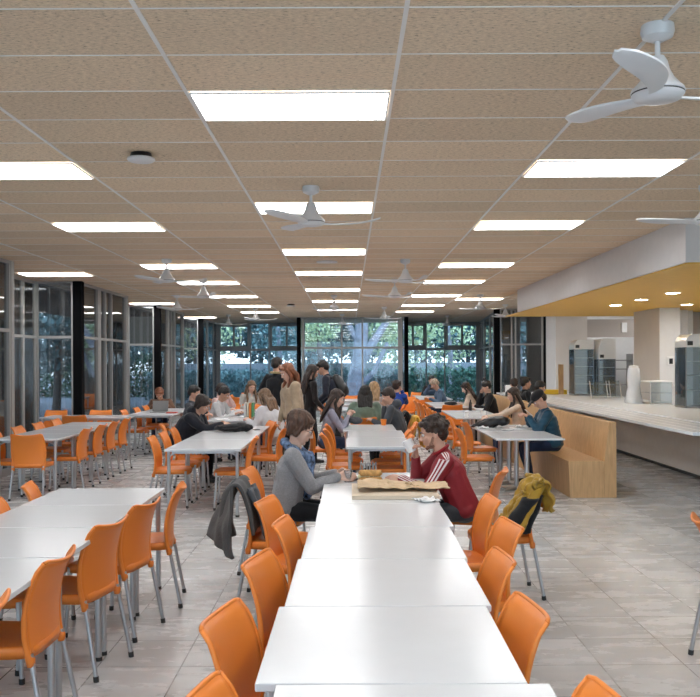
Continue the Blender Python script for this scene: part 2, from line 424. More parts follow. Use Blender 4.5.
# kitchen walls
box_struct('wall_pier', M['wallgrey'], 5.47, 6.30, 23.5, 24.6, 0, CEIL)
box_struct('trim_17', M['wallwhite'], 5.455, 5.47, 23.5, 24.6, 0, CEIL)  # white skin puts the window light on the pier's left side into colour
box_struct('wall_back', M['walldark'], 6.30, 8.9, 23.6, 23.8, 2.33, 2.8)
box_struct('wall_kitchen', M['wallwhite'], 6.30, 8.9, 26.2, 26.4, 0, CEIL)
box_struct('trim_18', M['wallgrey'], 6.28, 6.295, 18.0, 19.6, 0, 2.765)  # thin grey skin, left face darker than the rest of the column
box_struct('wall_column', M['wallwhite'], 6.295, 6.70, 18.0, 19.6, 0, 2.765)
box_struct('wall_partition', M['walldark'], 7.35, 8.9, 19.6, 19.8, 0, 2.765)
box_struct('trim_19', M['fascia'], 6.9, 7.35, 19.0, 19.8, 0, 2.765)
# outdoor columns and canopy seen through the glass
bm = bmesh.new(); bm_box(bm, -9.5, -6.06, -4, 40, 3.27, 3.4)
M['canopy'] = mat('brown_outdoor_canopy', (0.12, 0.09, 0.07), 0.8, noise_amt=0.1, stretch=(12, 1, 1))
struct('trim_20', bm, M['canopy'])
for i, (x, y) in enumerate(((5.25, 28.6), (6.08, 28.8))):
    box_struct('trim_%d' % (21 + i), M['concrete'], x - 0.27, x + 0.27, y, y + 0.3, 0, 4.2)
box_struct('trim_23', M['cream'], -7.6, -6.3, 28.8, 28.95, 2.25, 3.2)

# ------------------------------------------------------------------ luminaires
def make_panel():
    t = thing('ceiling_light', '', 'ceiling light')
    bm = bmesh.new(); w, d = 0.585, 0.29
    for x0, x1, y0, y1 in ((-w, w, -d, -d + 0.012), (-w, w, d - 0.012, d), (-w, -w + 0.012, -d + 0.012, d - 0.012), (w - 0.012, w, -d + 0.012, d - 0.012)):
        bm_box(bm, x0, x1, y0, y1, -0.012, 0.0)
    obj('frame', bm, M['white'], t)
    bm = bmesh.new(); bm_box(bm, -w + 0.012, w - 0.012, -d + 0.012, d - 0.012, -0.008, 0.0)
    obj('diffuser', bm, M['lamp'], t)
    bm = bmesh.new()
    for k in range(3):
        x = w - 0.03 - k * 0.022
        bm_box(bm, x - 0.003, x + 0.003, -d + 0.02, d - 0.02, -0.0115, -0.0085)
    for k in range(4):
        y = -0.2 + k * 0.133
        bm_box(bm, w - 0.09, w - 0.02, y - 0.004, y + 0.004, -0.0116, -0.0084)
    obj('louvre', bm, M['steel'], t)
    return t
pl = Proto(make_panel())
def bay(n): return 0.265 + 1.2 * (n - 0.5)
def rowy(k): return 3.955 + 0.6 * (k + 0.5)
G = 'rectangular ceiling lights'
for bn, ks, nm in ((0, (-4, 2, 8, 14, 19, 25, 31, 37), 'middle column of lights'),
                   (2, (-7, -2, 5, 10, 17, 22, 28, 34, 39), 'column right of the middle'),
                   (-2, (-7, -2, 5, 10, 17, 22, 28, 34, 39), 'column left of the middle'),
                   (3, (30,), 'short column beside the white fascia'),
                   (-4, (8, 19, 32, 44), 'column over the left window recesses')):
    vis = [k for k in ks if k >= (2 if bn == 0 else 5)]  # unseen ones near the camera are added for illumination and reflections
    if bn == -4: vis = [19, 32, 44]
    for k in ks:
        if k in vis: lb = 'rectangular white ceiling light in the %s, %s' % (nm, ORD[vis.index(k)])
        else: lb = 'rectangular white ceiling light in the %s, out of view %s' % (nm, ['above', 'behind', 'beyond'][ks.index(k) % 3])
        pl.place((bay(bn), rowy(k), CEIL - 0.006), 0, lb, G)

def make_down():
    t = thing('downlight', '', 'downlight')
    bm = bmesh.new(); bm_lathe(bm, [(0.125, 0), (0.125, -0.012), (0.105, -0.014), (0.105, 0)]); obj('trim_ring', bm, M['white'], t, smooth=True)
    bm = bmesh.new(); bm_lathe(bm, [(0.104, -0.002), (0.104, -0.01), (0.0, -0.012)]); obj('diffuser', bm, M['spot'], t)
    return t
dl = Proto(make_down())
for x, y, w in ((5.1, 14.0, 'front row of the gold soffit, nearest'), (5.1, 15.5, 'front row of the gold soffit, middle'), (5.1, 17.0, 'front row of the gold soffit, farthest'),
                (6.42, 16.9, 'back row of the gold soffit, nearer one'), (6.42, 18.2, 'back row of the gold soffit, farther one')):
    dl.place((x, y, 2.765), 0, 'round recessed downlight in the ' + w, 'downlights in the gold soffit')

for i, (x, y) in enumerate(((7.6, 13.0), (7.6, 16.5), (7.6, 20.3))):  # fill lights added to brighten the dark kitchen
    pl.place((x, y, 2.765), 0, 'added fill light panel over the kitchen side of the counter, ' + ORD[i], 'added kitchen fill lights')
for i, (x, y) in enumerate(((7.2, 24.9), (8.2, 22.4))):  # two more added fill lights, kept out of sight
    pl.place((x, y, CEIL - 0.001), 0, 'added fill light panel hidden behind the taupe wall, ' + ['farther one', 'nearer one'][i], 'added kitchen fill lights')

# ------------------------------------------------------------------ ceiling fans
def make_fan():
    t = thing('ceiling_fan', '', 'ceiling fan')
    bm = bmesh.new(); bm_lathe(bm, [(0.0, 0.0), (0.075, 0.0), (0.078, -0.03), (0.07, -0.055), (0.03, -0.075), (0.0, -0.075)])
    obj('canopy', bm, M['fan'], t, smooth=True)
    bm = bmesh.new(); bm_tube(bm, [(0, 0, -0.06), (0, 0, -0.20)], 0.013); obj('rod', bm, M['fan'], t, smooth=True)
    bm = bmesh.new(); bm_lathe(bm, [(0.0, -0.14), (0.03, -0.145), (0.045, -0.17), (0.055, -0.21), (0.075, -0.25), (0.10, -0.28), (0.12, -0.30), (0.125, -0.315), (0.12, -0.318), (0.118, -0.322), (0.122, -0.325), (0.105, -0.347), (0.05, -0.358), (0.0, -0.36)], seg=32)
    obj('motor_housing', bm, M['fan'], t, smooth=True)
    bm = bmesh.new(); bm_lathe(bm, [(0.119, -0.317), (0.1225, -0.318), (0.1225, -0.3215), (0.119, -0.3225)], seg=32); obj('seam_ring', bm, M['blackdev'], t)
    for b in range(3):
        a = 2 * PI * b / 3
        bm = bmesh.new(); rows = []
        N = 16
        for i in range(N + 1):
            s = i / N; r = 0.085 + 0.535 * s
            w = 0.052 + 0.052 * math.sin(min(1, max(0, s - 0.1) * 1.5) * PI / 2) - 0.035 * max(0, (s - 0.7) / 0.3) ** 2
            if s > 0.9: w *= math.sqrt(max(0.05, 1 - ((s - 0.9) / 0.105) ** 2))
            sweep = 0.05 * math.sin(s * PI) - 0.06 * s * s
            zc = -0.333 + 0.005 * s + 0.035 * s ** 4
            tw = math.radians(18 - 14 * s)
            row = []
            for j in range(7):
                u = j / 6 - 0.5
                yy = u * w * 1.25 + sweep
                zz = zc + u * w * 1.25 * math.sin(tw) - 0.010 * (1 - 4 * u * u) * 0.5
                row.append((r, yy, zz))
            rows.append(row)
        top = [[bm.verts.new((x, y, z + 0.005)) for x, y, z in r_] for r_ in rows]
        bot = [[bm.verts.new((x, y, z - 0.005)) for x, y, z in r_] for r_ in rows]
        for i in range(N):
            for j in range(6):
                bm.faces.new((top[i][j], top[i + 1][j], top[i + 1][j + 1], top[i][j + 1]))
                bm.faces.new((bot[i][j], bot[i][j + 1], bot[i + 1][j + 1], bot[i + 1][j]))
            for j in (0, 6): bm.faces.new((top[i][j], top[i + 1][j], bot[i + 1][j], bot[i][j]))
        for i in (0, N):
            for j in range(6): bm.faces.new((top[i][j], top[i][j + 1], bot[i][j + 1], bot[i][j]))
        bmesh.ops.rotate(bm, verts=bm.verts[:], cent=(0, 0, 0), matrix=Matrix.Rotation(a, 3, 'Z'))
        obj('blade', bm, M['fan'], t, smooth=True)
    return t
fan = Proto(make_fan())
fans = [(1.46, 4.19, 2, 'big and closest, at top right over the front tables'), (-0.33, 7.98, 0, 'in the middle, in front of the second central light'),
        (3.23, 8.0, 60, 'cut off by the right frame edge near the fascia'), (-2.75, 13.5, 0, 'over the left tables, under the light by the first recess'),
        (-2.73, 16.8, 60, 'over the left tables, behind the larger left one'), (-3.96, 20.6, 0, 'close to the left windows, above the black pillar'),
        (0.88, 13.7, 60, 'right of the middle, the nearer of two in line'), (0.88, 16.9, 60, 'right of the middle, the farther of two in line'),
        (-0.33, 20.8, 30, 'in front of the far end of the central lights'), (3.1, 20.9, 20, 'beyond the tip of the white fascia'),
        (-2.67, 25.7, 10, 'far back, left of the central window'), (-3.9, 29.0, 0, 'farthest left, in front of the back-left window'),
        (1.02, 25.3, 40, 'far back, before the central window'), (3.33, 30.0, 15, 'farthest right, in front of the back-right window'),
        (-0.2, 29.0, 30, 'farthest in the middle, against the central window'), (4.3, 24.4, 0, 'small, beside the end of the gold soffit')]
for x, y, a, w in fans:
    fan.place((x, y, CEIL), math.radians(a), 'white three-blade ceiling fan, ' + w, 'white ceiling fans')

def detector(x, y, lb, s=1):
    t = thing('smoke_detector', lb, 'smoke detector', (x, y, CEIL))
    bm = bmesh.new(); bm_lathe(bm, [(0.075 * s, 0), (0.085 * s, -0.03), (0.07 * s, -0.035), (0, -0.035)]); obj('base', bm, M['blackdev'], t, smooth=True)
    bm = bmesh.new(); bm_lathe(bm, [(0.0, -0.034), (0.10 * s, -0.036), (0.105 * s, -0.05), (0.09 * s, -0.062), (0, -0.066)]); obj('cover', bm, M['fan'], t, smooth=True)
detector(-1.55, 6.69, 'round white smoke detector on a black base on the ceiling, nearer one')
detector(-1.54, 24.0, 'small dark smoke detector far back on the ceiling', 1.2)
bm = bmesh.new(); bm_lathe(bm, [(0.16, 0), (0.17, -0.015), (0.12, -0.02), (0.06, -0.012), (0, -0.02)])
tag(obj('ceiling_vent', bm, M['fan'], None, smooth=True, loc=(-0.33, 13.9, CEIL)), 'flat round white disc on the ceiling between central lights', 'vent')  # flat vent plate
# ================================================================== FURNITURE
def make_chair():
    t = thing('dining_chair', '', 'chair')
    # seat
    bm = bmesh.new(); N = 36
    def loop(s, z, dish=0):
        r = []
        for k in range(N):
            a = 2 * PI * k / N; c, s_ = math.cos(a), math.sin(a)
            e = 0.42
            x = 0.215 * s * math.copysign(abs(c) ** e, c); y = 0.215 * s * math.copysign(abs(s_) ** e, s_)
            if y < 0: x *= 0.96
            zz = z - (0.018 if y > 0.17 * 1 and s > 0.93 else 0) * 0.6
            r.append(bm.verts.new((x, y + 0.005, zz)))
        return r
    rings = [loop(0.94, 0.405), loop(0.985, 0.40), loop(1.0, 0.43), loop(0.985, 0.447), loop(0.95, 0.452), loop(0.8, 0.446), loop(0.5, 0.440), loop(0.2, 0.438)]
    for a, b in zip(rings, rings[1:]):
        for k in range(N): bm.faces.new((a[k], a[(k + 1) % N], b[(k + 1) % N], b[k]))
    bm.faces.new(rings[-1]); bm.faces.new(list(reversed(rings[0])))
    obj('seat', bm, M['orange'], t, smooth=True, angle=False)
    # backrest shell
    bm = bmesh.new(); nu, nv = 14, 14
    def P(u, v, off):
        hw = 0.205 - 0.012 * (1 - v) ** 2 + 0.008 * math.sin(v * PI) - 0.012 * v ** 3
        cx = u * hw
        # rounded top corners
        z = 0.412 + (0.392 + 0.022 * u * u) * v
        if abs(u) > 0.85: z -= (abs(u) - 0.85) ** 2 * 0.4 * max(0, v - 0.6) / 0.4
        y = -0.203 + 0.075 * v - 0.155 * v ** 2 + 0.040 * u * u * (0.5 + 0.5 * v) - 0.006 * math.sin(v * PI) * (1 - u * u)
        if v > 0.9: y -= 0.10 * (v - 0.9)
        return V((cx, y + off, z))
    th = 0.0075
    F = [[bm.verts.new(P(2 * i / nu - 1, j / nv, th)) for i in range(nu + 1)] for j in range(nv + 1)]
    B = [[bm.verts.new(P(2 * i / nu - 1, j / nv, -th)) for i in range(nu + 1)] for j in range(nv + 1)]
    for j in range(nv):
        for i in range(nu):
            bm.faces.new((F[j][i], F[j][i + 1], F[j + 1][i + 1], F[j + 1][i]))
            bm.faces.new((B[j][i], B[j + 1][i], B[j + 1][i + 1], B[j][i + 1]))
        for i in (0, nu): bm.faces.new((F[j][i], F[j + 1][i], B[j + 1][i], B[j][i]))
    for j in (0, nv):
        for i in range(nu): bm.faces.new((F[j][i], F[j][i + 1], B[j][i + 1], B[j][i]))
    # side rims running down into leg sockets, and a rim over the top
    for s in (-1, 1):
        pts = [P(s * 1.0, v / 10, 0) for v in range(10, -1, -1)]
        rs = [0.0088 + 0.007 * (1 - v / 10) ** 1.5 for v in range(10, -1, -1)]
        pts += [V((s * 0.187, -0.190, 0.395)), V((s * 0.188, -0.193, 0.365))]; rs += [0.022, 0.018]
        bm_tube(bm, pts, rs, seg=8)
    pts = [P(-1 + 2 * i / 16, 1.0, 0) for i in range(17)]
    bm_tube(bm, pts, 0.0086, seg=8)
    obj('backrest', bm, M['orange'], t, smooth=True, angle=False)
    for sx in (-1, 1):
        for fy in (0, 1):
            bm = bmesh.new()
            if fy:
                p0, p1 = V((sx * 0.182, 0.175, 0.425)), V((sx * 0.2, 0.20, 0.012))
                bm_tube(bm, [V((sx * 0.182, 0.175, 0.43)), V((sx * 0.184, 0.178, 0.385))], [0.02, 0.0155], 10)
            else:
                p0, p1 = V((sx * 0.187, -0.19, 0.42)), V((sx * 0.208, -0.268, 0.012))
            bm_tube(bm, [p0, p1], 0.0125, 10)
            lg = obj('leg', bm, M['alu'], t, smooth=True)
            bm = bmesh.new(); bm_tube(bm, [p1 + (p0 - p1).normalized() * 0.018, p1 - V((0, 0, 0.012))], 0.0155, 10)
            obj('foot_cap', bm, M['foot'], lg, smooth=True)
    return t
chair = Proto(make_chair())

def make_table(w, d):
    t = thing('dining_table', '', 'table')
    bm = bmesh.new(); r = 0.012; h0, h1 = 0.724, 0.75
    bm_box(bm, -w / 2, w / 2, -d / 2, d / 2, h0, h1)
    obj('tabletop', bm, M['laminate'], t, bevel=0.004)
    bm = bmesh.new(); i = 0.07
    for x0, x1, y0, y1 in ((-w / 2 + i, w / 2 - i, -d / 2 + i, -d / 2 + i + 0.025), (-w / 2 + i, w / 2 - i, d / 2 - i - 0.025, d / 2 - i), (-w / 2 + i, -w / 2 + i + 0.025, -d / 2 + i, d / 2 - i), (w / 2 - i - 0.025, w / 2 - i, -d / 2 + i, d / 2 - i)):
        bm_box(bm, x0, x1, y0, y1, 0.694, 0.722)
    obj('apron', bm, M['alu'], t)
    for sx in (-1, 1):
        for sy in (-1, 1):
            x, y = sx * (w / 2 - 0.045), sy * (d / 2 - 0.045)
            bm = bmesh.new()
            bm_tube(bm, [(x, y, 0.02), (x, y, 0.722)], 0.019, 12)
            bm_tube(bm, [(x, y, 0.63), (x - sx * 0.02, y, 0.68), (x - sx * 0.07, y, 0.705)], 0.009, 6)
            bm_tube(bm, [(x, y, 0.63), (x, y - sy * 0.02, 0.68), (x, y - sy * 0.07, 0.705)], 0.009, 6)
            lg = obj('leg', bm, M['alu'], t, smooth=True)
            bm = bmesh.new(); bm_tube(bm, [(x, y, 0.0), (x, y, 0.022)], 0.022, 12); obj('foot_cap', bm, M['foot'], lg, smooth=True)
    return t
def make_pedestal(w, d):
    t = thing('pedestal_table', '', 'table')
    bm = bmesh.new(); bm_box(bm, -w / 2, w / 2, -d / 2, d / 2, 0.728, 0.75); obj('tabletop', bm, M['laminate'], t, bevel=0.003)
    for sy in (-1, 1):
        y = sy * d * 0.29
        bm = bmesh.new(); bm_tube(bm, [(0, y, 0.03), (0, y, 0.727)], 0.032, 14); bm_box(bm, -0.15, 0.15, y - 0.03, y + 0.03, 0.712, 0.727)
        obj('column', bm, M['alu'], t, smooth=True)
        bm = bmesh.new()
        for a in range(4):
            c, s = math.cos(a * PI / 2 + PI / 4), math.sin(a * PI / 2 + PI / 4)
            bm_tube(bm, [(0, y, 0.025), (c * 0.12, y + s * 0.12, 0.022), (c * 0.26, y + s * 0.26, 0.014)], [0.03, 0.026, 0.014], 8, flat=1)
        obj('base', bm, M['steel'], t, smooth=True)
    return t

LIFT = {}
tabA = Proto(make_table(0.80, 0.825)); tabB = Proto(make_table(0.84, 1.17)); tabC = Proto(make_table(0.74, 1.17)); tabD = Proto(make_table(0.80, 0.79))
ped = Proto(make_pedestal(0.84, 1.19))
# central front row
gx = [0.183, 0.124, 0.150, 0.170, 0.200, 0.205, 0.205]
for i in range(7):
    y0 = 1.775 + 0.831 * i
    r = [0, 0.008, 0.006, 0.01, 0, 0, 0][i]
    tabA.place((gx[i], y0 + 0.415, 0), -r, 'white rectangular dining table in the central front row, ' + ORD[i], 'tables of the central front row')
# left front row
for i in range(4):
    tabD.place((-1.785, 6.72 - 0.40 - 0.80 * i, 0), 0, 'white dining table in the empty left front row, %s' % ['farthest of the row', 'second from its far end', 'third from its far end', 'nearest the camera'][i], 'tables of the left front row')
# left back row by the windows
for i in range(4):
    tabD.place((-4.045, 11.55 + 0.80 * i, 0), 0, 'white dining table in the empty row beside the left windows, ' + ORD[i], 'tables of the row beside the left windows')
for i, x in enumerate((-5.0, -4.25)):
    tabD.place((x, 15.9, 0), 0, 'white dining table standing crosswise behind the left window row, %s' % ['beside the glass', 'toward the aisle'][i], 'crosswise tables at the left windows')
# left far row
for i in range(2):
    tabB.place((-3.63, 16.8 + 1.19 * i, 0), 0, 'white table with a laptop, before the left windows, %s' % ['its near half'] [0] if i == 0 else 'white table behind the laptop table at the left windows', 'tables before the left windows')
# left centre row
for i in range(3):
    tabB.place((-1.60, 10.31 + 1.19 * i, 0), 0, 'white dining table in the left centre row, ' + ['near end, bare top', 'middle, under the black sleeves', 'far end, black bag on it'][i], 'tables of the left centre row')
for i in range(3):
    tabB.place((-1.90, 15.15 + 1.19 * i, 0), 0, 'white dining table beyond the left centre row with papers, ' + ORD[i], 'tables beyond the left centre row')
# centre back row
for i in range(3):
    tabC.place(([0.335, 0.345, 0.30][i]), 0, 0) if False else tabC.place(([0.335, 0.355, 0.29][i], 10.50 + 1.19 * i, 0), 0, 'white dining table in the centre back row behind the sandwich, ' + ORD[i], 'tables of the centre back row')
for i in range(3):
    tabC.place((0.02, 18.2 + 2.1 * i, 0), 0, 'white dining table far back in the middle beyond the green sweater, ' + ORD[i], 'tables far back in the middle')
# right row along the bench
ry = [11.45, 12.68, 15.5, 16.72, 19.1, 20.33, 23.2, 24.5]
for i, y in enumerate(ry):
    ped.place((2.215, y, 0), 0, 'white pedestal table in the right row along the wooden bench, ' + ORD[i], 'pedestal tables along the bench')
for i, (x, y) in enumerate(((-2.6, 23.5), (-2.6, 24.8))):
    tabB.place((x, y, 0), 0, 'white table far back left among orange chairs, %s one' % ['nearer', 'farther'][i], 'tables far back left')

BACK = 0.27
def put_chair(bx, by, face, lb, grp, bz=0.0):
    """bx,by: where the top of the backrest is; face: heading in degrees (0 = +x)"""
    a = math.radians(face)
    chair.place((bx + BACK * math.cos(a), by + BACK * math.sin(a), bz), a - PI / 2, lb, grp)
ONM = 'orange dining chair '
# central front row, left side
for i, (x, y, f) in enumerate(((-0.41, 2.32, -8), (-0.463, 3.10, -11), (-0.43, 3.98, -12), (-0.39, 4.90, -6), (-0.555, 5.68, -12))):
    put_chair(x, y, f, ONM + 'at the left of the central front row, ' + ORD[i], 'chairs left of the central front row')
put_chair(-0.765, 6.37, -5, 'orange chair pulled out with a dark grey coat over its back', 'chairs left of the central front row')
put_chair(-0.85, 7.30, -9, 'orange chair on which the grey-haired cardigan person sits', 'chairs left of the central front row')
# right side
for i, (x, y, f) in enumerate(((0.69, 2.27, 184), (0.66, 3.17, 185), (0.705, 3.99, 183), (0.89, 4.80, 187), (0.93, 5.68, 183))):
    put_chair(x, y, f, ONM + 'at the right of the central front row, ' + ORD[i], 'chairs right of the central front row')
put_chair(1.37, 6.52, 183, 'orange chair pulled back with a yellow and black jacket on it', 'chairs right of the central front row')
put_chair(1.25, 7.16, 163, 'orange chair under the person in the red track jacket', 'chairs right of the central front row')
put_chair(1.93, 4.92, -8, 'orange chair cut off by the right edge of the view', None)
# left front row, right side
for i, (x, y, f) in enumerate(((-1.31, 4.08, 178), (-1.30, 4.93, 168), (-1.255, 5.60, 168), (-1.19, 6.36, 187))):
    put_chair(x, y, f, ONM + 'on the aisle side of the left front row, ' + ORD[i], 'aisle chairs of the left front row')
put_chair(-1.30, 3.25, 180, ONM + 'on the aisle side of the left front row, beside the camera', 'aisle chairs of the left front row')
for i, (x, y, f) in enumerate(((-2.26, 5.62, 8), (-2.33, 6.42, 12), (-2.2, 4.9, 0), (-2.2, 4.1, 0))):
    put_chair(x, y, f, ONM + 'behind the left front table row, %s' % ['second from its far end', 'at its far end', 'third from its far end', 'fourth from its far end'][i], 'far-side chairs of the left front row')
# left back row
put_chair(-3.97, 10.95, 90, 'orange chair with its back to the camera at the head of the window row', None)
for i, y in enumerate((12.0, 12.75, 13.45, 14.15)):
    put_chair(-3.50, y, 180, ONM + 'on the aisle side of the window row, ' + ORD[i], 'aisle chairs of the window row')
for i, y in enumerate((11.5, 12.35, 13.15, 13.95)):
    put_chair(-4.62, y, 0, ONM + 'on the glass side of the window row, ' + ORD[i], 'window-side chairs of the window row')
for i, x in enumerate((-5.55, -4.72)):
    put_chair(x + 0.1, 16.65, 270, ONM + 'facing the camera behind the crosswise tables, %s' % ['beside the glass', 'by the black pillar'][i], 'chairs behind the crosswise tables')
put_chair(-4.62, 14.95, 90, 'dark-looking orange chair in front of the crosswise tables', None)
# laptop table
for i, (x, y, f) in enumerate(((-4.25, 16.7, 0), (-4.2, 17.5, 0), (-4.2, 18.3, 0), (-3.05, 17.2, 180), (-3.05, 18.2, 180))):
    put_chair(x, y, f, ONM + 'at the laptop table, ' + ['window side, near corner', 'window side, middle', 'window side, far corner', 'aisle side, near one', 'aisle side, far one'][i], 'chairs at the laptop table')
# left centre row
for i, y in enumerate((10.55, 11.2, 11.85)):
    put_chair(-2.36, y, 2, ONM + 'on the left of the left centre row, ' + ORD[i], 'left chairs of the left centre row')
put_chair(-2.68, 12.7, 10, ONM + 'standing loose behind the left centre row chairs', 'left chairs of the left centre row')
put_chair(-2.55, 13.4, 5, 'orange chair under the person in the black hooded coat', 'left chairs of the left centre row')
put_chair(-1.08, 10.42, 182, ONM + 'on the right of the left centre row, ' + ORD[0], 'right chairs of the left centre row')
put_chair(-0.83, 11.85, 176, ONM + 'on the right of the left centre row, turned outward', 'right chairs of the left centre row')
put_chair(-1.02, 12.5, 180, ONM + 'on the right of the left centre row, ' + ORD[2], 'right chairs of the left centre row')
put_chair(-1.12, 13.25, 200, ONM + 'tall against the white blouse, right of the left centre row', 'right chairs of the left centre row')
put_chair(-0.92, 14.2, 176, 'orange chair under the person in the white blouse', None)
put_chair(-1.92, 11.4, 90, ONM + 'under the left centre tables, pushed in crosswise', None) if False else None
for i, (x, y, f) in enumerate(((-2.5, 15.6, 0), (-2.5, 16.4, 0), (-2.55, 17.3, 0), (-1.22, 15.9, 180), (-1.15, 16.7, 180), (-1.2, 17.5, 180), (-1.75, 18.6, 270), (-2.2, 18.9, 270))):
    put_chair(x, y, f, ONM + 'around the paper-strewn table beyond the left centre, ' + ['left side, near', 'left side, middle', 'left side, far', 'right side, near', 'right side, middle', 'right side, far', 'far end, right one', 'far end, left one'][i], 'chairs around the paper-strewn tables')
# centre back row
for i, (x, y) in enumerate(((-0.33, 10.85), (-0.31, 11.6), (-0.31, 12.45))):
    put_chair(x, y, 6, ONM + 'on the left of the centre back row, ' + ORD[i], 'left chairs of the centre back row')
for i, (x, y) in enumerate(((0.75, 10.55), (0.77, 11.3), (0.90, 12.1), (0.98, 12.8))):
    put_chair(x, y, 178, ONM + 'on the right of the centre back row, ' + ORD[i], 'right chairs of the centre back row')
put_chair(1.02, 13.7, 184, 'orange chair with a yellow coat hanging over its back', 'right chairs of the centre back row')
put_chair(0.24, 14.05, 90, 'orange chair under the person in the green sweater', None)
put_chair(-0.62, 12.95, 10, 'orange chair under the person in the lavender sweater', None)
for i, (x, y, f) in enumerate(((-0.6, 18.3, 0), (-0.6, 20.4, 0), (0.55, 19.3, 180), (0.1, 23.4, 270), (-0.35, 23.3, 270), (0.6, 21.3, 180), (1.15, 18.2, 180), (1.5, 22.5, 250))):
    put_chair(x, y, f, ONM + 'far back in the middle, ' + ['left of the nearest white table', 'left of the second white table', 'right of the nearest white table', 'behind the last table, right one', 'behind the last table, left one', 'right of the second white table', 'behind the blue and yellow jacket', 'turned, before the back windows'][i], 'chairs far back in the middle')
# right row, aisle side
for i, y in enumerate((11.75, 12.95, 13.8, 14.9, 15.8, 16.9, 18.1, 19.2, 20.4)):
    put_chair([1.42, 1.66, 1.55, 1.52, 1.50, 1.5, 1.52, 1.5, 1.5][i], y, [0, 4, 350, 0, 2, 0, 0, 4, 0][i], ONM + 'on the aisle side of the pedestal tables, ' + ORD[i], 'aisle chairs of the bench row')
for i, (x, y, f) in enumerate(((2.1, 22.2, 90), (1.4, 23.6, 20), (1.5, 25.6, 270), (2.0, 25.7, 270), (2.45, 25.7, 270), (2.1, 18.0, 90))):
    put_chair(x, y, f, ONM + 'far back right, ' + ['in front of the last white tables', 'left of the last white tables', 'farthest, left one of three', 'farthest, middle one of three', 'farthest, right one of three', 'back toward the camera between pedestal tables'][i], 'chairs far back right')
for i, (x, y, f) in enumerate(((-3.3, 23.2, 0), (-3.2, 24.2, 0), (-1.95, 23.5, 180), (-2.0, 24.8, 180), (-2.9, 25.8, 270), (-2.3, 25.9, 270), (-2.75, 22.6, 90), (-3.25, 21.6, 60), (-2.0, 21.4, 120))):
    put_chair(x, y, f, ONM + 'far back left, ' + ['left of the far table, near', 'left of the far table, far', 'right of the far table, near', 'right of the far table, far', 'behind the far table, left', 'behind the far table, right', 'before the far table', 'turned toward the aisle', 'turned toward the windows'][i], 'chairs far back left')

# ------------------------------------------------------------------ bench
def make_bench(lb, x0, x1, y0, y1, flip=False, chamfer=0.0):
    """x0 seat front, x1 back; seat faces -x unless flip"""
    t = thing('wooden_bench', lb, 'bench', (x1 if not flip else x0, (y0 + y1) / 2, 0))
    ox, oy = t.location.x, t.location.y
    def X(u): return (x0 + u if not flip else x1 - u) - ox
    w = x1 - x0
    bm = bmesh.new()
    prof = [(0.02, 0.0), (0.0, 0.455), (w - 0.155, 0.455), (w - 0.155, 0.0)]
    bm_prism(bm, [(X(u), z) for u, z in prof], y0 - oy, y1 - oy)
    obj('seat_box', bm, M['ply'], t, bevel=0.004)
    bm = bmesh.new()
    prof = [(w - 0.154, 0.0), (w - 0.154, 0.455), (w - 0.09, 0.936), (w, 0.936), (w, 0.0)]
    bm_prism(bm, [(X(u), z) for u, z in prof], y0 - oy, y1 - oy)
    obj('backrest', bm, M['ply'], t, bevel=0.004)
    return t
make_bench('oak plywood bench with a high back, seating the person in the cap', 2.715, 3.31, 11.02, 17.6)
make_bench('oak plywood bench beyond the long one, behind the black-clothed person', 2.78, 3.31, 17.75, 21.0)
make_bench('oak plywood bench set back to back with the long one, facing the counter', 3.32, 3.82, 17.0, 20.6, flip=True)

# ------------------------------------------------------------------ serving counter
t = thing('serving_counter', 'long white serving counter with a tray ledge along the right', 'counter', (5.0, 16.8, 0))
def rel(bm, nm, m, t=t, **k): 
    for v in bm.verts: v.co -= t.location
    return obj(nm, bm, m, t, **k)
bm = bmesh.new(); bm_box(bm, 4.55, 6.1, 10.05, 23.4, 0.85, 0.90); rel(bm, 'worktop', M['counter'], bevel=0.004)
bm = bmesh.new(); bm_box(bm, 3.88, 4.545, 10.05, 23.4, 0.845, 0.885); rel(bm, 'tray_ledge', M['counter'], bevel=0.004)
for i in range(3):
    bm = bmesh.new(); x = 4.05 + i * 0.18; bm_tube(bm, [(x, 10.1, 0.885), (x, 23.35, 0.8845)], 0.002, 8); rel(bm, 'tray_rail', M['white'], smooth=True)
bm = bmesh.new(); bm_box(bm, 4.98, 5.95, 10.3, 23.3, 0.06, 0.849); rel(bm, 'base_panel', M['panel'])
bm = bmesh.new(); bm_box(bm, 5.02, 5.9, 10.35, 23.25, 0.0, 0.06); rel(bm, 'plinth', M['blackdev'])
bm = bmesh.new()
for y in (10.6, 13.0, 15.4, 17.8, 20.2, 22.6): bm_prism(bm, [(3.98, 0.843), (4.978, 0.843), (4.978, 0.70)], y, y + 0.03)
rel(bm, 'bracket', M['panel'])

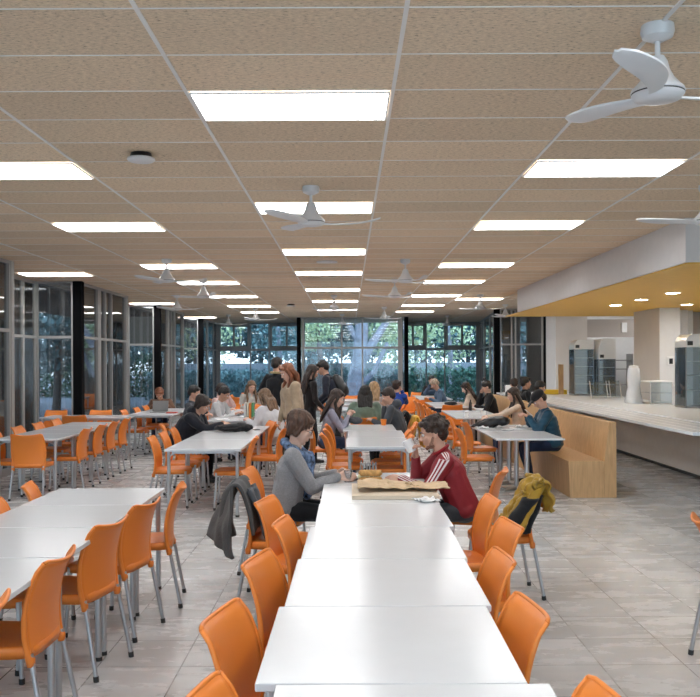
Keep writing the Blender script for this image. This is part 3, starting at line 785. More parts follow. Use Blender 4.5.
# ------------------------------------------------------------------ display cases
def display_case(lb, x0, x1, y0, y1, z0, z1, shelves=4, hood=0.22, cat='display case', frame=None):
    frame = frame or M['steeld']
    t = thing('display_case', lb, cat, ((x0 + x1) / 2, (y0 + y1) / 2, z0)); cx, cy = t.location.x, t.location.y
    w, d, h = (x1 - x0) / 2, (y1 - y0) / 2, z1 - z0
    f = 0.018
    for sx in (-1, 1):
        for sy in (-1, 1):
            bm = bmesh.new(); bm_box(bm, sx * w - (f if sx > 0 else 0) , sx * w + (f if sx < 0 else 0), sy * d - (f if sy > 0 else 0), sy * d + (f if sy < 0 else 0), 0.02, h - hood); obj('post', bm, frame, t)
    bm = bmesh.new(); bm_box(bm, -w, w, -d, d, 0, 0.03); obj('base', bm, frame, t)
    # hood: quarter-round steel top
    bm = bmesh.new(); pts = [(-w, h - hood)]
    for k in range(9):
        a = PI - k * (PI / 2) / 8
        pts.append((-w + 0.6 * w + 0.6 * w * math.cos(a), h - hood + 0.06 + (hood - 0.06) * math.sin(a)))
    pts += [(w, h), (w, h - hood)]
    bm_prism(bm, pts, -d, d); obj('hood', bm, M['steel'], t)
    for k in range(shelves):
        bm = bmesh.new(); z = 0.05 + (h - hood - 0.05) * (k + 1) / (shelves + 1); bm_box(bm, -w + 0.02, w - 0.02, -d + 0.02, d - 0.02, z, z + 0.012)
        obj('shelf', bm, M['steel'], t)
    for a in ((-w + 0.004, w - 0.004, -d + 0.002, -d + 0.008), (-w + 0.004, w - 0.004, d - 0.008, d - 0.002)):
        bm = bmesh.new(); bm_box(bm, a[0] + 0.016, a[1] - 0.016, a[2], a[3], 0.032, h - hood - 0.002); obj('glass_panel', bm, M['glassc'], t)
    for x in (-w + 0.002, w - 0.008):
        bm = bmesh.new(); bm_box(bm, x, x + 0.006, -d + 0.02, d - 0.02, 0.032, h - hood - 0.002); obj('glass_panel', bm, M['glassc'], t)
    bm = bmesh.new(); bm_box(bm, -w + 0.03, -w + 0.12, -d - 0.004, -d - 0.001, h - hood + 0.03, h - hood + 0.1); obj('vent_grille', bm, M['blackdev'], t)
    return t
display_case('tall glass display case with rounded steel top at the right edge', 5.62, 6.09, 14.85, 15.35, 0.90, 2.14, 3)
display_case('tall narrow glass display case at the far end of the counter', 5.22, 5.68, 20.6, 21.1, 0.90, 2.19, 4)
display_case('wide glass display case with steel hood at the counter far end', 5.70, 6.09, 20.3, 21.3, 0.90, 2.20, 3, hood=0.46)
# case contents
def simple(name, lb, cat, m, boxes=None, lathe=None, loc=(0, 0, 0), rotz=0, group=None, bevel=0.003, smooth=False):
    bm = bmesh.new()
    for b in boxes or []: bm_box(bm, *b)
    if lathe: bm_lathe(bm, lathe)
    o = obj(name, bm, m, loc=loc, bevel=bevel if boxes else 0, smooth=smooth or bool(lathe)); o.rotation_euler = (0, 0, rotz)
    return tag(o, lb, cat, group)
# sneeze guards and bits on the counter
def guard(lb, x0, x1, y, h, tilt):
    t = thing('sneeze_guard', lb, 'glass guard', ((x0 + x1) / 2, y, 0.90)); w = (x1 - x0) / 2
    bm = bmesh.new(); pr = [(-0.003, 0.01), (0.004, 0.01), (0.004 + tilt, h), (-0.003 + tilt, h)]
    a = [bm.verts.new((-w, p, q)) for p, q in pr]; b = [bm.verts.new((w, p, q)) for p, q in pr]
    bm.faces.new(a); bm.faces.new(b[::-1])
    for i in range(4): bm.faces.new((a[i], b[i], b[(i + 1) % 4], a[(i + 1) % 4]))
    obj('glass_panel', bm, M['glassc'], t)
    for s in (-1, 1):
        bm = bmesh.new(); bm_tube(bm, [(s * w, 0, 0), (s * w, tilt, h + 0.01)], 0.01, 8); obj('post', bm, M['steel'], t, smooth=True)
    bm = bmesh.new(); bm_box(bm, -w, w, tilt - 0.02, tilt + 0.14, h, h + 0.008); obj('shelf', bm, M['glassc'], t)
guard('bluish tilted glass guard on the counter, left of the wrapped stack', 5.15, 5.50, 18.9, 0.36, 0.14)
guard('narrow bluish glass guard right beside the display case end', 5.62, 5.85, 19.1, 0.36, 0.14)
t = thing('glass_cabinet', 'low glass food cabinet with steel frame on the counter', 'food cabinet', (5.72, 16.6, 0.9))
for sx in (-0.2, 0.2):
    for sy in (-0.3, 0.3):
        bm = bmesh.new(); bm_tube(bm, [(sx, sy, 0), (sx, sy, 0.40)], 0.009, 8); obj('post', bm, M['steel'], t, smooth=True)
bm = bmesh.new(); bm_box(bm, -0.22, 0.22, -0.32, 0.32, 0.40, 0.42); obj('top', bm, M['white'], t)
bm = bmesh.new(); bm_box(bm, -0.22, 0.22, -0.32, 0.32, 0.0, 0.02); obj('base', bm, M['steel'], t)
bm = bmesh.new(); bm_box(bm, -0.2, 0.2, -0.3, 0.3, 0.2, 0.207); obj('shelf', bm, M['glassc'], t)
bm = bmesh.new(); bm_box(bm, -0.19, 0.19, -0.305, -0.3, 0.02, 0.40); obj('glass_panel', bm, M['glassc'], t)
# wrapped white stack
t = thing('cup_stack', 'tall white wrapped stack of cups on the counter', 'cups', (5.36, 16.75, 0.9))
bm = bmesh.new(); bm_lathe(bm, [(0.0, 0.0), (0.17, 0.0), (0.175, 0.05), (0.13, 0.15), (0.11, 0.3), (0.12, 0.45), (0.115, 0.62), (0.10, 0.66), (0, 0.67)], seg=16)
for v in bm.verts:
    v.co += V((noise.noise(v.co * 9), noise.noise(v.co * 9 + V((5, 1, 2))), 0)) * 0.02
obj('wrapping', bm, mat('milky_plastic_wrap', (0.78, 0.80, 0.83), 0.25, noise_amt=0.05, bump=0.5, bscale=20), t, smooth=True)
bm = bmesh.new(); bm_lathe(bm, [(0.0, 0.66), (0.085, 0.66), (0.09, 0.70), (0.0, 0.71)], seg=16); obj('top_cup', bm, M['white'], t, smooth=True)
simple('bread_bin', 'white box with a grey lid on the counter beside the big display case', 'box', M['white'], [(-0.12, 0.12, -0.2, 0.2, 0, 0.36)], loc=(5.95, 15.9, 0.9), bevel=0.03)
simple('plastic_crate', 'shallow yellow crate lying on the counter beside the white pier', 'crate', M['yellow'], [(-0.3, 0.3, -0.2, 0.2, 0, 0.11)], loc=(4.95, 21.6, 0.9), bevel=0.012)
simple('wooden_board', 'narrow brown wooden board leaning at the far display case', 'board', M['ply'], [(-0.06, 0.06, -0.02, 0.02, 0, 0.72)], loc=(5.1, 21.4, 0.9))
simple('paper_bag', 'crumpled white paper bag on the far end of the counter', 'bag', M['paper'], [(-0.1, 0.1, -0.08, 0.08, 0, 0.2)], loc=(4.15, 23.0, 0.885), bevel=0.03)
# kitchen behind the counter
t = thing('kitchen_shelving', 'steel kitchen shelving seen under the taupe wall', 'shelving', (7.2, 25.6, 0))
for z in (0.5, 1.0, 1.45, 1.7): bm = bmesh.new(); bm_box(bm, -0.8, 0.9, -0.25, 0.25, z, z + 0.03); obj('shelf', bm, M['steeld'], t)
for x in (-0.78, 0.88):
    bm = bmesh.new(); bm_box(bm, x - 0.02, x + 0.02, -0.25, 0.25, 0, 1.9); obj('upright', bm, M['steeld'], t)
# thermostat
t = thing('wall_thermostat', 'black and white wall thermostat on the white pier', 'thermostat', (6.50, 18.0, 1.69))
bm = bmesh.new(); bm_box(bm, -0.07, 0.07, -0.03, -0.001, -0.09, 0.09); obj('housing', bm, M['white'], t, bevel=0.005)
bm = bmesh.new(); bm_box(bm, -0.03, 0.04, -0.036, -0.031, -0.06, 0.05); obj('screen', bm, M['blackdev'], t)
simple('emergency_light', 'small white emergency light on the taupe wall above the kitchen', 'emergency light', M['white'], [(-0.07, 0.07, -0.05, -0.001, -0.13, 0.13)], loc=(7.3, 23.6, 2.58))
simple('ceiling_pipe', 'white cylindrical duct at the back wall above the right display case', 'duct', M['fascia'], lathe=[(0.0, 0), (0.14, 0), (0.14, 0.5), (0, 0.5)], loc=(7.02, 18.8, 2.26))
# ================================================================== PEOPLE
def R3(rx=0, ry=0, rz=0): return Euler((math.radians(rx), math.radians(ry), math.radians(rz))).to_matrix()

def add_capsule(bm, p0, r0, p1, r1, seg=12):
    p0, p1 = V(p0), V(p1)
    L = (p1 - p0).length
    for p, r in ((p0, r0), (p1, r1)):
        bmesh.ops.create_icosphere(bm, subdivisions=2, radius=r, matrix=Matrix.Translation(p))
    if L > 1e-4:
        q = (p1 - p0).to_track_quat('Z', 'Y').to_matrix().to_4x4()
        bmesh.ops.create_cone(bm, cap_ends=True, segments=seg, radius1=r0, radius2=r1, depth=L, matrix=Matrix.Translation((p0 + p1) / 2) @ q)
HS = 1.08
def add_ell(bm, c, r, rot=None):
    m = Matrix.Translation(V(c))
    if rot is not None: m = m @ rot.to_4x4()
    m = m @ Matrix.Diagonal((r[0], r[1], r[2], 1))
    bmesh.ops.create_icosphere(bm, subdivisions=3, radius=1.0, matrix=m)

def blob(name, prims, m, parent, voxel=0.012, smooth=4, disp=None, band=None, ratio=None):
    bm = bmesh.new()
    for p in prims:
        if p[0] == 'c': add_capsule(bm, *p[1:])
        else: add_ell(bm, *p[1:])
    me = bpy.data.meshes.new('t'); bm.to_mesh(me); bm.free()
    o = bpy.data.objects.new('t', me); C.objects.link(o)
    r = o.modifiers.new('r', 'REMESH'); r.mode = 'VOXEL'; r.voxel_size = voxel; r.use_smooth_shade = True
    if smooth: s = o.modifiers.new('s', 'SMOOTH'); s.iterations = smooth; s.factor = 0.5
    dg = bpy.context.evaluated_depsgraph_get()
    me2 = bpy.data.meshes.new_from_object(o.evaluated_get(dg))
    bpy.data.objects.remove(o); bpy.data.meshes.remove(me)
    me2.name = name
    if disp:
        me2.update()
        ns = [v.normal.copy() for v in me2.vertices]
        for v, n in zip(me2.vertices, ns): v.co += n * disp(v.co)
    me2.materials.clear(); me2.materials.append(m)
    for p in me2.polygons: p.use_smooth = True
    if band:
        a = me2.attributes.new('band', 'FLOAT', 'POINT')
        for i, v in enumerate(me2.vertices): a.data[i].value = band(v.co)
    ob = bpy.data.objects.new(name, me2); C.objects.link(ob)
    if parent is not None: ob.parent = parent
    return ob

def wrinkle(amp=0.006, f=7, seed=0, st=(1, 1, 1)):
    def fn(c):
        q = V((c.x * st[0] * f + seed, c.y * st[1] * f, c.z * st[2] * f))
        return amp * (noise.noise(q) + 0.5 * noise.noise(q * 2.3))
    return fn

def skin(name, c): return mat(name, c, 0.5, noise_amt=0.04, nscale=20)
SK = [skin('fair_skin', (0.62, 0.36, 0.26)), skin('tan_skin', (0.50, 0.27, 0.18)), skin('pale_skin', (0.68, 0.43, 0.33))]
def hairm(n, c): return mat(n, c, 0.5, noise_amt=0.45, nscale=40, bump=0.6, bscale=70, stretch=(1, 1, 0.25))
HM = {'black': hairm('black_hair', (0.012, 0.009, 0.008)), 'brown': hairm('brown_hair', (0.075, 0.035, 0.02)), 'dbrown': hairm('dark_brown_hair', (0.03, 0.016, 0.011)),
      'ginger': hairm('ginger_hair', (0.22, 0.075, 0.032)), 'blond': hairm('blond_hair', (0.38, 0.24, 0.12)), 'lbrown': hairm('light_brown_hair', (0.20, 0.12, 0.07)), 'grey': hairm('grey_blond_hair', (0.42, 0.33, 0.25))}

def hand(W, d, pn, side, curl=35, s=1.0):
    """W wrist, d pointing direction, pn palm normal; side=+1 thumb along +lat"""
    d = V(d).normalized(); pn = V(pn); pn = (pn - d * pn.dot(d)).normalized(); lat = d.cross(pn) * side
    out = [('c', W, 0.024 * s, V(W) + d * 0.02, 0.023 * s)]
    lens = [0.070, 0.080, 0.074, 0.058]
    for i in range(4):
        off = lat * (0.029 - 0.0195 * i) * s
        k = V(W) + d * (0.088 - 0.004 * abs(i - 1)) * s + off
        out.append(('c', V(W) + d * 0.015 * s + off * 0.55, 0.014 * s, k, 0.0115 * s))
        p = k; dd = d.copy(); ax = d.cross(pn)
        for j, (fr, rr) in enumerate(((0.45, 0.0095), (0.30, 0.0088), (0.25, 0.0078))):
            dd = (Matrix.Rotation(math.radians(curl * (0.8 + 0.15 * i * 0.5)), 3, ax) @ dd)
            q = p + dd * lens[i] * fr * s
            out.append(('c', p, rr * s + 0.001, q, rr * s)); p = q
    # thumb leaves the side of the palm near its base
    b = V(W) + d * 0.028 * s + lat * 0.026 * s
    t1 = (d * 0.65 + lat * 0.65 + pn * 0.35).normalized(); p1 = b + t1 * 0.042 * s
    t2 = (d * 0.85 + lat * 0.1 + pn * (0.2 + curl / 90)).normalized(); p2 = p1 + t2 * 0.032 * s
    out += [('c', b - t1 * 0.012, 0.015 * s, p1, 0.0115 * s), ('c', p1, 0.011 * s, p2, 0.0088 * s)]
    return out

def ik(S, W, l1, l2, hint):
    S, W = V(S), V(W); d = W - S; L = d.length
    if L > (l1 + l2) * 0.985: W = S + d.normalized() * (l1 + l2) * 0.985; d = W - S; L = d.length
    L = max(L, abs(l1 - l2) + 0.03)
    a = (l1 * l1 - l2 * l2 + L * L) / (2 * L); h = math.sqrt(max(0, l1 * l1 - a * a))
    dn = d.normalized(); hn = V(hint); hn = (hn - dn * hn.dot(dn)).normalized()
    return S + dn * a + hn * h, W

def person(label, x, y, face, pose='sit', lean=10, pitch=20, yaw=0, hands=((0.2, 0.42, 0.79), (-0.2, 0.42, 0.79)), top=None, pants=None,
           hair=('short', 'black'), sk=0, bulk=1.0, s=1.0, near=False, group=None, hipz=None, roll=0, hints=None, curl=(35, 35), hdir=(None, None), hpn=(None, None),
           extra=None, quilt=False, legs='fwd', band=None, hood=False, topname='jacket', sidelean=0, knee_z=None, feet=None):
    t = thing('person', label, 'person', (x, y, 0), math.radians(face - 90), group)
    t.scale = (s, s, s)
    hz = hipz if hipz is not None else (0.545 if pose == 'sit' else 0.94)
    H = V((0, 0, hz))
    RL = R3(-lean, sidelean, 0)
    def T(px, py, pz): return H + RL @ V((px, py, pz))
    up = RL @ V((0, 0, 1))
    neck = T(0, -0.005, 0.50)
    RH = R3(-(lean * 0.5 + pitch), roll, yaw)
    hc = neck + (R3(-lean * 0.8 - pitch * 0.35, sidelean, 0) @ V((0, 0.012, 0.155)))
    def HT(px, py, pz): return hc + RH @ (V((px, py, pz)) * HS)
    Sh = [T(sx * 0.175 * (0.96 + 0.04 * bulk), 0.0, 0.435) for sx in (1, -1)]
    l1, l2 = 0.285, 0.255
    arms = []
    for i, sx in enumerate((1, -1)):
        hv = hands[i]
        hint = (hints[i] if hints else (sx * 0.55, -0.25, -1))
        E, W = ik(Sh[i], hv, l1, l2, hint)
        arms.append((Sh[i], E, W))
    # ---- body: skin
    B = [('c', T(0, 0, 0.44), 0.055, neck + up * 0.02, 0.052), ('c', neck, 0.052, HT(0, -0.015, -0.04), 0.050),
         ('e', HT(0, -0.012, 0.025), (0.073, 0.092, 0.083), RH), ('e', HT(0, 0.018, -0.035), (0.058, 0.070, 0.078), RH),
         ('e', HT(0, 0.028, -0.075), (0.043, 0.050, 0.038), RH), ('e', HT(0, 0.066, -0.096), (0.019, 0.016, 0.014), RH),
         ('e', HT(0, 0.070, 0.018), (0.046, 0.014, 0.010), RH),
         ('c', HT(0, 0.084, 0.004), 0.0075, HT(0, 0.105, -0.030), 0.0105), ('e', HT(0, 0.095, -0.035), (0.016, 0.011, 0.007), RH),
         ('e', HT(0, 0.083, -0.060), (0.021, 0.009, 0.0055), RH), ('e', HT(0, 0.080, -0.070), (0.018, 0.009, 0.006), RH),
         ('e', HT(0.040, 0.052, -0.028), (0.018, 0.020, 0.018), RH), ('e', HT(-0.040, 0.052, -0.028), (0.018, 0.020, 0.018), RH),
         ('e', HT(0.074, -0.008, -0.018), (0.008, 0.018, 0.030), RH), ('e', HT(-0.074, -0.008, -0.018), (0.008, 0.018, 0.030), RH),
         ('c', T(0, 0, 0.0), 0.07, T(0, 0, 0.40), 0.08), ('c', T(-0.12, 0, 0.42), 0.035, T(0.12, 0, 0.42), 0.035)]
    for i, sx in enumerate((1, -1)):
        S_, E, W = arms[i]
        B += [('c', S_, 0.03, E, 0.025), ('c', E, 0.025, W, 0.023)]
        d = hdir[i] if hdir[i] else (W - E)
        pn = hpn[i] if hpn[i] else V((-sx * 0.3, 0, -1))
        dv = V(d).normalized(); pv = V(pn); pv = (pv - dv * pv.dot(dv)).normalized()
        # thumb side: toward the body midline for palms down
        lat = dv.cross(pv); side = 1 if lat.x * (-sx) >= 0 else -1
        B += hand(W, d, pn, side, curl[i])
    # ---- legs
    Lg = []
    for i, sx in enumerate((1, -1)):
        hp = H + V((sx * 0.085, 0.0, 0))
        if pose == 'sit':
            kz = knee_z or 0.51
            if feet: an = V(feet[i])
            else: an = V((sx * 0.12, 0.40 if legs == 'fwd' else 0.20, 0.085))
            kn = V((sx * 0.12, 0.42, kz))
        else:
            st = 0.06 * sx if legs != 'walk' else 0.16 * sx
            an = V((sx * 0.09, st, 0.085)); kn = V((sx * 0.09, st * 0.5 + 0.03, 0.50))
        Lg.append((hp, kn, an))
        B += [('c', hp, 0.045, kn, 0.035), ('c', kn, 0.035, an, 0.026)]
    vox = 0.0055 if near else 0.008
    B = [(p[0], p[1], tuple(q * HS for q in p[2]), p[3]) if p[0] == 'e' else p for p in B]
    body = blob('body', B, SK[sk], t, vox, 3 if near else 2)
    # eyes and brows
    for sx in (1, -1):
        bm = bmesh.new(); bmesh.ops.create_uvsphere(bm, u_segments=12, v_segments=8, radius=0.0115, matrix=Matrix.Translation(HT(sx * 0.030, 0.076, 0.002)))
        e = obj('eye', bm, M['eye'], t, smooth=True)
        if near:
            bm = bmesh.new(); bmesh.ops.create_uvsphere(bm, u_segments=10, v_segments=6, radius=0.006, matrix=Matrix.Translation(HT(sx * 0.030, 0.083, 0.001)))
            obj('iris', bm, M['iris'], e, smooth=True)
        bm = bmesh.new(); bm_tube(bm, [HT(sx * 0.014, 0.087, 0.018), HT(sx * 0.03, 0.085, 0.024), HT(sx * 0.046, 0.074, 0.019)], [0.0035, 0.0042, 0.002], 6)
        obj('eyebrow', bm, HM[hair[1]], t, smooth=True)
    # ---- upper garment
    k = bulk
    G = [('e', T(0, 0, 0.01), (0.160 * k, 0.118 * k, 0.10), RL), ('c', T(0.045 * k, 0, 0.03), 0.108 * k, T(0.062 * k, 0.004, 0.33), 0.106 * k), ('c', T(-0.045 * k, 0, 0.03), 0.108 * k, T(-0.062 * k, 0.004, 0.33), 0.106 * k),
         ('e', T(0, 0.005, 0.31), (0.170 * k, 0.118 * k, 0.16), RL), ('c', T(-0.13, -0.008, 0.425), 0.055 * k, T(0.13, -0.008, 0.425), 0.055 * k),
         ('c', T(0, -0.005, 0.40), 0.075 * k, T(0, -0.008, 0.485), 0.062)]
    for S_, E, W in arms:
        We = W + (E - W).normalized() * 0.012
        G += [('c', S_, 0.060 * k, E, 0.048 * k), ('c', E, 0.047 * k, We, 0.033 * k)]
    if hood: G += [('e', T(0, -0.085, 0.50), (0.115, 0.075, 0.075), RL)]
    if extra: G += extra(T, arms)
    dz = wrinkle(0.009 * k, 6, x * 3 + y)
    if quilt:
        def dq(c, dz=dz): return dz(c) * 0.6 + 0.006 * abs(math.sin(c.z * 50 + c.y * 6))
        dfn = dq
    else: dfn = dz
    bandf = None
    if band:
        def bandf(c, arms=arms):
            S_, E, W = arms[band - 1 if band > 0 else 0]
            nk = T((1 if band == 1 else -1) * 0.075, 0, 0.50)
            best = None
            for a_, b_ in ((nk, S_ + V((0, 0, 0.02))), (S_, E), (E, W)):
                ab = b_ - a_; tt = max(0, min(1, (c - a_).dot(ab) / ab.length_squared)); q = a_ + ab * tt; dd = (c - q).length
                if best is None or dd < best[0]: best = (dd, q, ab.normalized(), tt)
            dd, q, ax, tt = best
            if dd > 0.115: return 9.0
            outw = V(((1 if band == 1 else -1), 0, 0.75)); outw = (outw - ax * outw.dot(ax)).normalized(); sd = ax.cross(outw)
            v = c - q; v = v - ax * v.dot(ax)
            if v.dot(outw) < 0: return 9.0
            return math.atan2(v.dot(sd), v.dot(outw)) * 0.058
    j = blob(topname, G, top, t, 0.007 if near else 0.011, 3, dfn, bandf)
    # ---- trousers
    P = [('e', H + V((0, 0.0, -0.01)), (0.158, 0.118, 0.105))]
    for hp, kn, an in Lg:
        P += [('c', hp, 0.088, kn, 0.062), ('c', kn, 0.062, an + V((0, 0, 0.02)), 0.045)]
    tr = blob('trousers', P, pants, t, 0.011, 3, wrinkle(0.006, 8, x))
    for (hp, kn, an), sx in zip(Lg, (1, -1)):
        sh = [('c', an + V((0, -0.02, -0.045)), 0.035, an + V((0, 0.10, -0.05)), 0.034), ('c', an, 0.038, an + V((0, 0.02, -0.03)), 0.04), ('c', an + V((0, 0.10, -0.052)), 0.03, an + V((0, 0.155, -0.056)), 0.027)]
        blob('shoe', sh, M['blackdev'], t, 0.008, 2)
    # ---- hair
    st, hcname = hair; hm = HM[hcname]
    Hr = []
    if st != 'cap' and st != 'beanie':
        Hr = [('e', HT(0, -0.022, 0.040), (0.086, 0.094, 0.080), RH), ('e', HT(0, -0.058, 0.0), (0.074, 0.056, 0.078), RH),
              ('c', HT(-0.045, 0.055, 0.075), 0.022, HT(0.045, 0.055, 0.075), 0.022)]
        for sx in (1, -1): Hr.append(('c', HT(sx * 0.072, 0.0, 0.05), 0.020, HT(sx * 0.074, -0.015, 0.0), 0.014))
    if st == 'bob':
        for sx in (1, -1): Hr += [('c', HT(sx * 0.072, 0.005, 0.03), 0.026, HT(sx * 0.076, -0.015, -0.055), 0.024), ('c', HT(sx * 0.05, -0.06, 0.0), 0.045, HT(sx * 0.05, -0.062, -0.06), 0.03)]
        Hr += [('e', HT(0, -0.03, 0.045), (0.096, 0.106, 0.086), RH)]
    if st == 'curly':
        rr = random.Random(3)
        for i in range(46):
            a, b = rr.uniform(0, 2 * PI), rr.uniform(-0.25, 1.2)
            q = V((math.cos(a) * math.cos(b) * 0.082, math.sin(a) * math.cos(b) * 0.093 - 0.022, math.sin(b) * 0.083 + 0.035))
            if q.y > 0.04 and q.z < 0.065: continue
            Hr.append(('e', HT(*q), (0.024, 0.024, 0.022), RH))
        for i in range(6): Hr.append(('e', HT(-0.05 + 0.02 * i, 0.066, 0.078), (0.02, 0.022, 0.02), RH))
    if st in ('mid', 'midfront'):
        for q in (-0.075, -0.045, -0.015, 0.015, 0.045, 0.075):
            p0 = HT(q, -0.05, 0.0); p1 = HT(q * 1.15, -0.07, -0.09); p2 = T(q * 1.3, -0.10, 0.41)
            Hr += [('c', p0, 0.034, p1, 0.036), ('c', p1, 0.036, p2, 0.022)]
        for sx in (1, -1):
            p0 = HT(sx * 0.074, 0.02, 0.04); p1 = HT(sx * 0.084, 0.010, -0.07); p2 = T(sx * 0.10, 0.07 if st == 'midfront' else 0.0, 0.43)
            Hr += [('c', p0, 0.022, p1, 0.029), ('c', p1, 0.029, p2, 0.022)]
    if st in ('long', 'longfront'):
        for q, dx in ((-0.075, -0.02), (-0.05, -0.01), (-0.02, 0), (0.02, 0), (0.05, 0.01), (0.075, 0.02)):
            yb = -0.045 - 0.02 * (1 - abs(q) / 0.075)
            p0 = HT(q, yb + 0.0, 0.0); p1 = HT(q * 1.05, yb - 0.02, -0.10) ; p2 = T(q * 1.25 + dx, -0.115, 0.40); p3 = T(q * 1.1 + dx, -0.135, 0.26)
            Hr += [('c', p0, 0.032, p1, 0.032), ('c', p1, 0.032, p2, 0.028), ('c', p2, 0.028, p3, 0.012)]
        for sx in (1, -1):
            p0 = HT(sx * 0.074, 0.02, 0.04); p1 = HT(sx * 0.080, 0.012, -0.07); p2 = T(sx * 0.10, 0.095 if st == 'longfront' else 0.03, 0.40); p3 = T(sx * 0.095, 0.135 if st == 'longfront' else 0.02, 0.27)
            Hr += [('c', p0, 0.020, p1, 0.024), ('c', p1, 0.024, p2, 0.026), ('c', p2, 0.024, p3, 0.012)]
    if st == 'bun': Hr += [('e', HT(0, -0.085, 0.08), (0.04, 0.04, 0.04), RH)]
    if st == 'ponytail':
        Hr += [('c', HT(0, -0.10, 0.03), 0.028, HT(0, -0.14, -0.05), 0.034), ('c', HT(0, -0.14, -0.05), 0.034, T(0, -0.15, 0.30), 0.014)]
    if st in ('cap', 'beanie'):
        Hr = [('e', HT(0, -0.045, -0.005), (0.076, 0.062, 0.065), RH)]
    Hr = [((p[0], p[1], tuple(q * HS for q in p[2]), p[3]) if p[0] == 'e' else p) for p in Hr]
    hd = (lambda c: 0.010 * noise.noise(c * 38)) if st == 'curly' else (lambda c: 0.005 * noise.noise(V((c.x * 60, c.y * 60, c.z * 12))))
    hob = blob('hair', Hr, hm, t, 0.006 if near else 0.009, 1 if st == 'curly' else 2, hd)
    if st == 'cap':
        cm = M['blackdev']
        o = blob('cap', [('e', HT(0, -0.012, 0.052), (0.096, 0.110, 0.074), RH), ('e', HT(0, 0.115, 0.040), (0.078, 0.075, 0.011), RH @ R3(-16, 0, 0))], cloth('black_cap_cloth', (0.012, 0.012, 0.014)), t, 0.006, 2)
    if st == 'beanie':
        o = blob('beanie', [('e', HT(0, -0.02, 0.05), (0.097, 0.108, 0.092), RH), ('c', HT(0, -0.03, 0.12), 0.03, HT(0, -0.035, 0.155), 0.038)], M['blackdev'], t, 0.008, 2)
    return t, T, HT, arms, RH

blk = cloth('black_cloth', (0.012, 0.013, 0.016)); navy = cloth('dark_denim', (0.02, 0.035, 0.08)); dgrey = cloth('charcoal_cloth', (0.06, 0.065, 0.075))
jeans = cloth('blue_denim', (0.04, 0.09, 0.2))

# --- cardigan person, left of the front table
CARD = mat('grey_cardigan_knit', (0.27, 0.265, 0.275), 0.9, noise_amt=0.12, nscale=90, bump=0.35, bscale=160, sheen=0.2)
t, T, HT, arms, RH = person('seated person in grey cardigan, blue scarf and glasses, holding a tumbler', -0.50, 7.05, 0, lean=9, pitch=22,
    hands=((0.06, 0.42, 0.805), (-0.16, 0.40, 0.80)), top=CARD, pants=blk, hair=('bob', 'brown'), sk=2, bulk=1.16, near=True, curl=(28, 30), hdir=((0.05, 1, -0.02), (0.1, 1, 0)),
    hpn=((-1, 0.1, -0.3), (1, 0, -0.4)), topname='cardigan', hints=((0.5, -0.3, -1), (-0.5, -0.3, -1)), s=0.99)
SC = mat('blue_patterned_scarf', (0.10, 0.15, 0.25), 0.9, noise_amt=0.95, nscale=30, bump=0.6, bscale=30)
sc = []
for k in range(14):
    a = 2 * PI * k / 14; b = 2 * PI * (k + 1) / 14
    p = lambda a: T(0.098 * math.cos(a), 0.01 + 0.105 * math.sin(a), 0.475 - 0.045 * math.sin(a))
    sc.append(('c', p(a), 0.034, p(b), 0.034))
sc += [('c', T(0.055, 0.115, 0.42), 0.040, T(0.05, 0.145, 0.26), 0.040), ('c', T(0.05, 0.145, 0.26), 0.04, T(0.045, 0.155, 0.13), 0.032),
       ('c', T(-0.045, 0.115, 0.42), 0.04, T(-0.035, 0.15, 0.26), 0.038), ('c', T(0.0, 0.125, 0.44), 0.045, T(0.01, 0.14, 0.36), 0.04)]
blob('scarf', sc, SC, t, 0.007, 2, wrinkle(0.010, 18))
bm = bmesh.new()
for sx in (1, -1):
    pts = [HT(sx * (0.031 + 0.021 * math.cos(a)), 0.093 - 0.006 * abs(math.cos(a)), 0.0 + 0.017 * math.sin(a)) for a in [2 * PI * k / 16 for k in range(17)]]
    bm_tube(bm, pts, 0.0016, 5, cap=False)
    bm_tube(bm, [HT(sx * 0.052, 0.088, 0.004), HT(sx * 0.079, 0.04, 0.004), HT(sx * 0.080, -0.01, -0.004)], 0.0018, 5)
bm_tube(bm, [HT(-0.01, 0.094, 0.004), HT(0.01, 0.094, 0.004)], 0.0018, 5)
obj('glasses', bm, M['blackdev'], t, smooth=True)

# --- track jacket person
TM = track_mat()
t, T, HT, arms, RH = person('seated person in dark red track jacket with white sleeve stripes, holding a sandwich', 0.90, 7.0, 180, lean=22, pitch=4,
    hands=((0.07, 0.37, 0.945), (-0.10, 0.51, 0.80)), top=TM, pants=dgrey, hair=('curly', 'dbrown'), sk=0, bulk=1.18, near=True, curl=(42, 38),
    hdir=((-0.35, 0.25, 0.9), (0.05, 1, -0.02)), hpn=((-0.6, -0.55, 0.1), (0.6, 0, -0.8)), band=2, hints=((0.75, 0.2, -1), (-0.55, 0.12, -1)), s=0.985)
# collar piping
cl = []
for k in range(12):
    a = PI * 2 * k / 12; b = PI * 2 * (k + 1) / 12
    p = lambda a: T(0.068 * math.cos(a), -0.005 + 0.068 * math.sin(a), 0.505 - 0.012 * math.sin(a))
    cl.append(('c', p(a), 0.014, p(b), 0.014))
blob('collar', cl, cloth('red_collar', (0.28, 0.012, 0.02)), t, 0.006, 2)
bm = bmesh.new()
# short beard shading is hair growth: thin shell over the jaw
blob('beard', [('e', HT(0, 0.028, -0.082), (0.046, 0.053, 0.036), RH), ('e', HT(0, 0.066, -0.099), (0.022, 0.019, 0.015), RH)] + [('c', HT(sx * 0.056, 0.012, -0.03), 0.011, HT(sx * 0.040, 0.035, -0.075), 0.018) for sx in (1, -1)], mat('stubble', (0.30, 0.16, 0.11), 0.8, noise_amt=0.4, nscale=80), t, 0.005, 2)
bm.free()

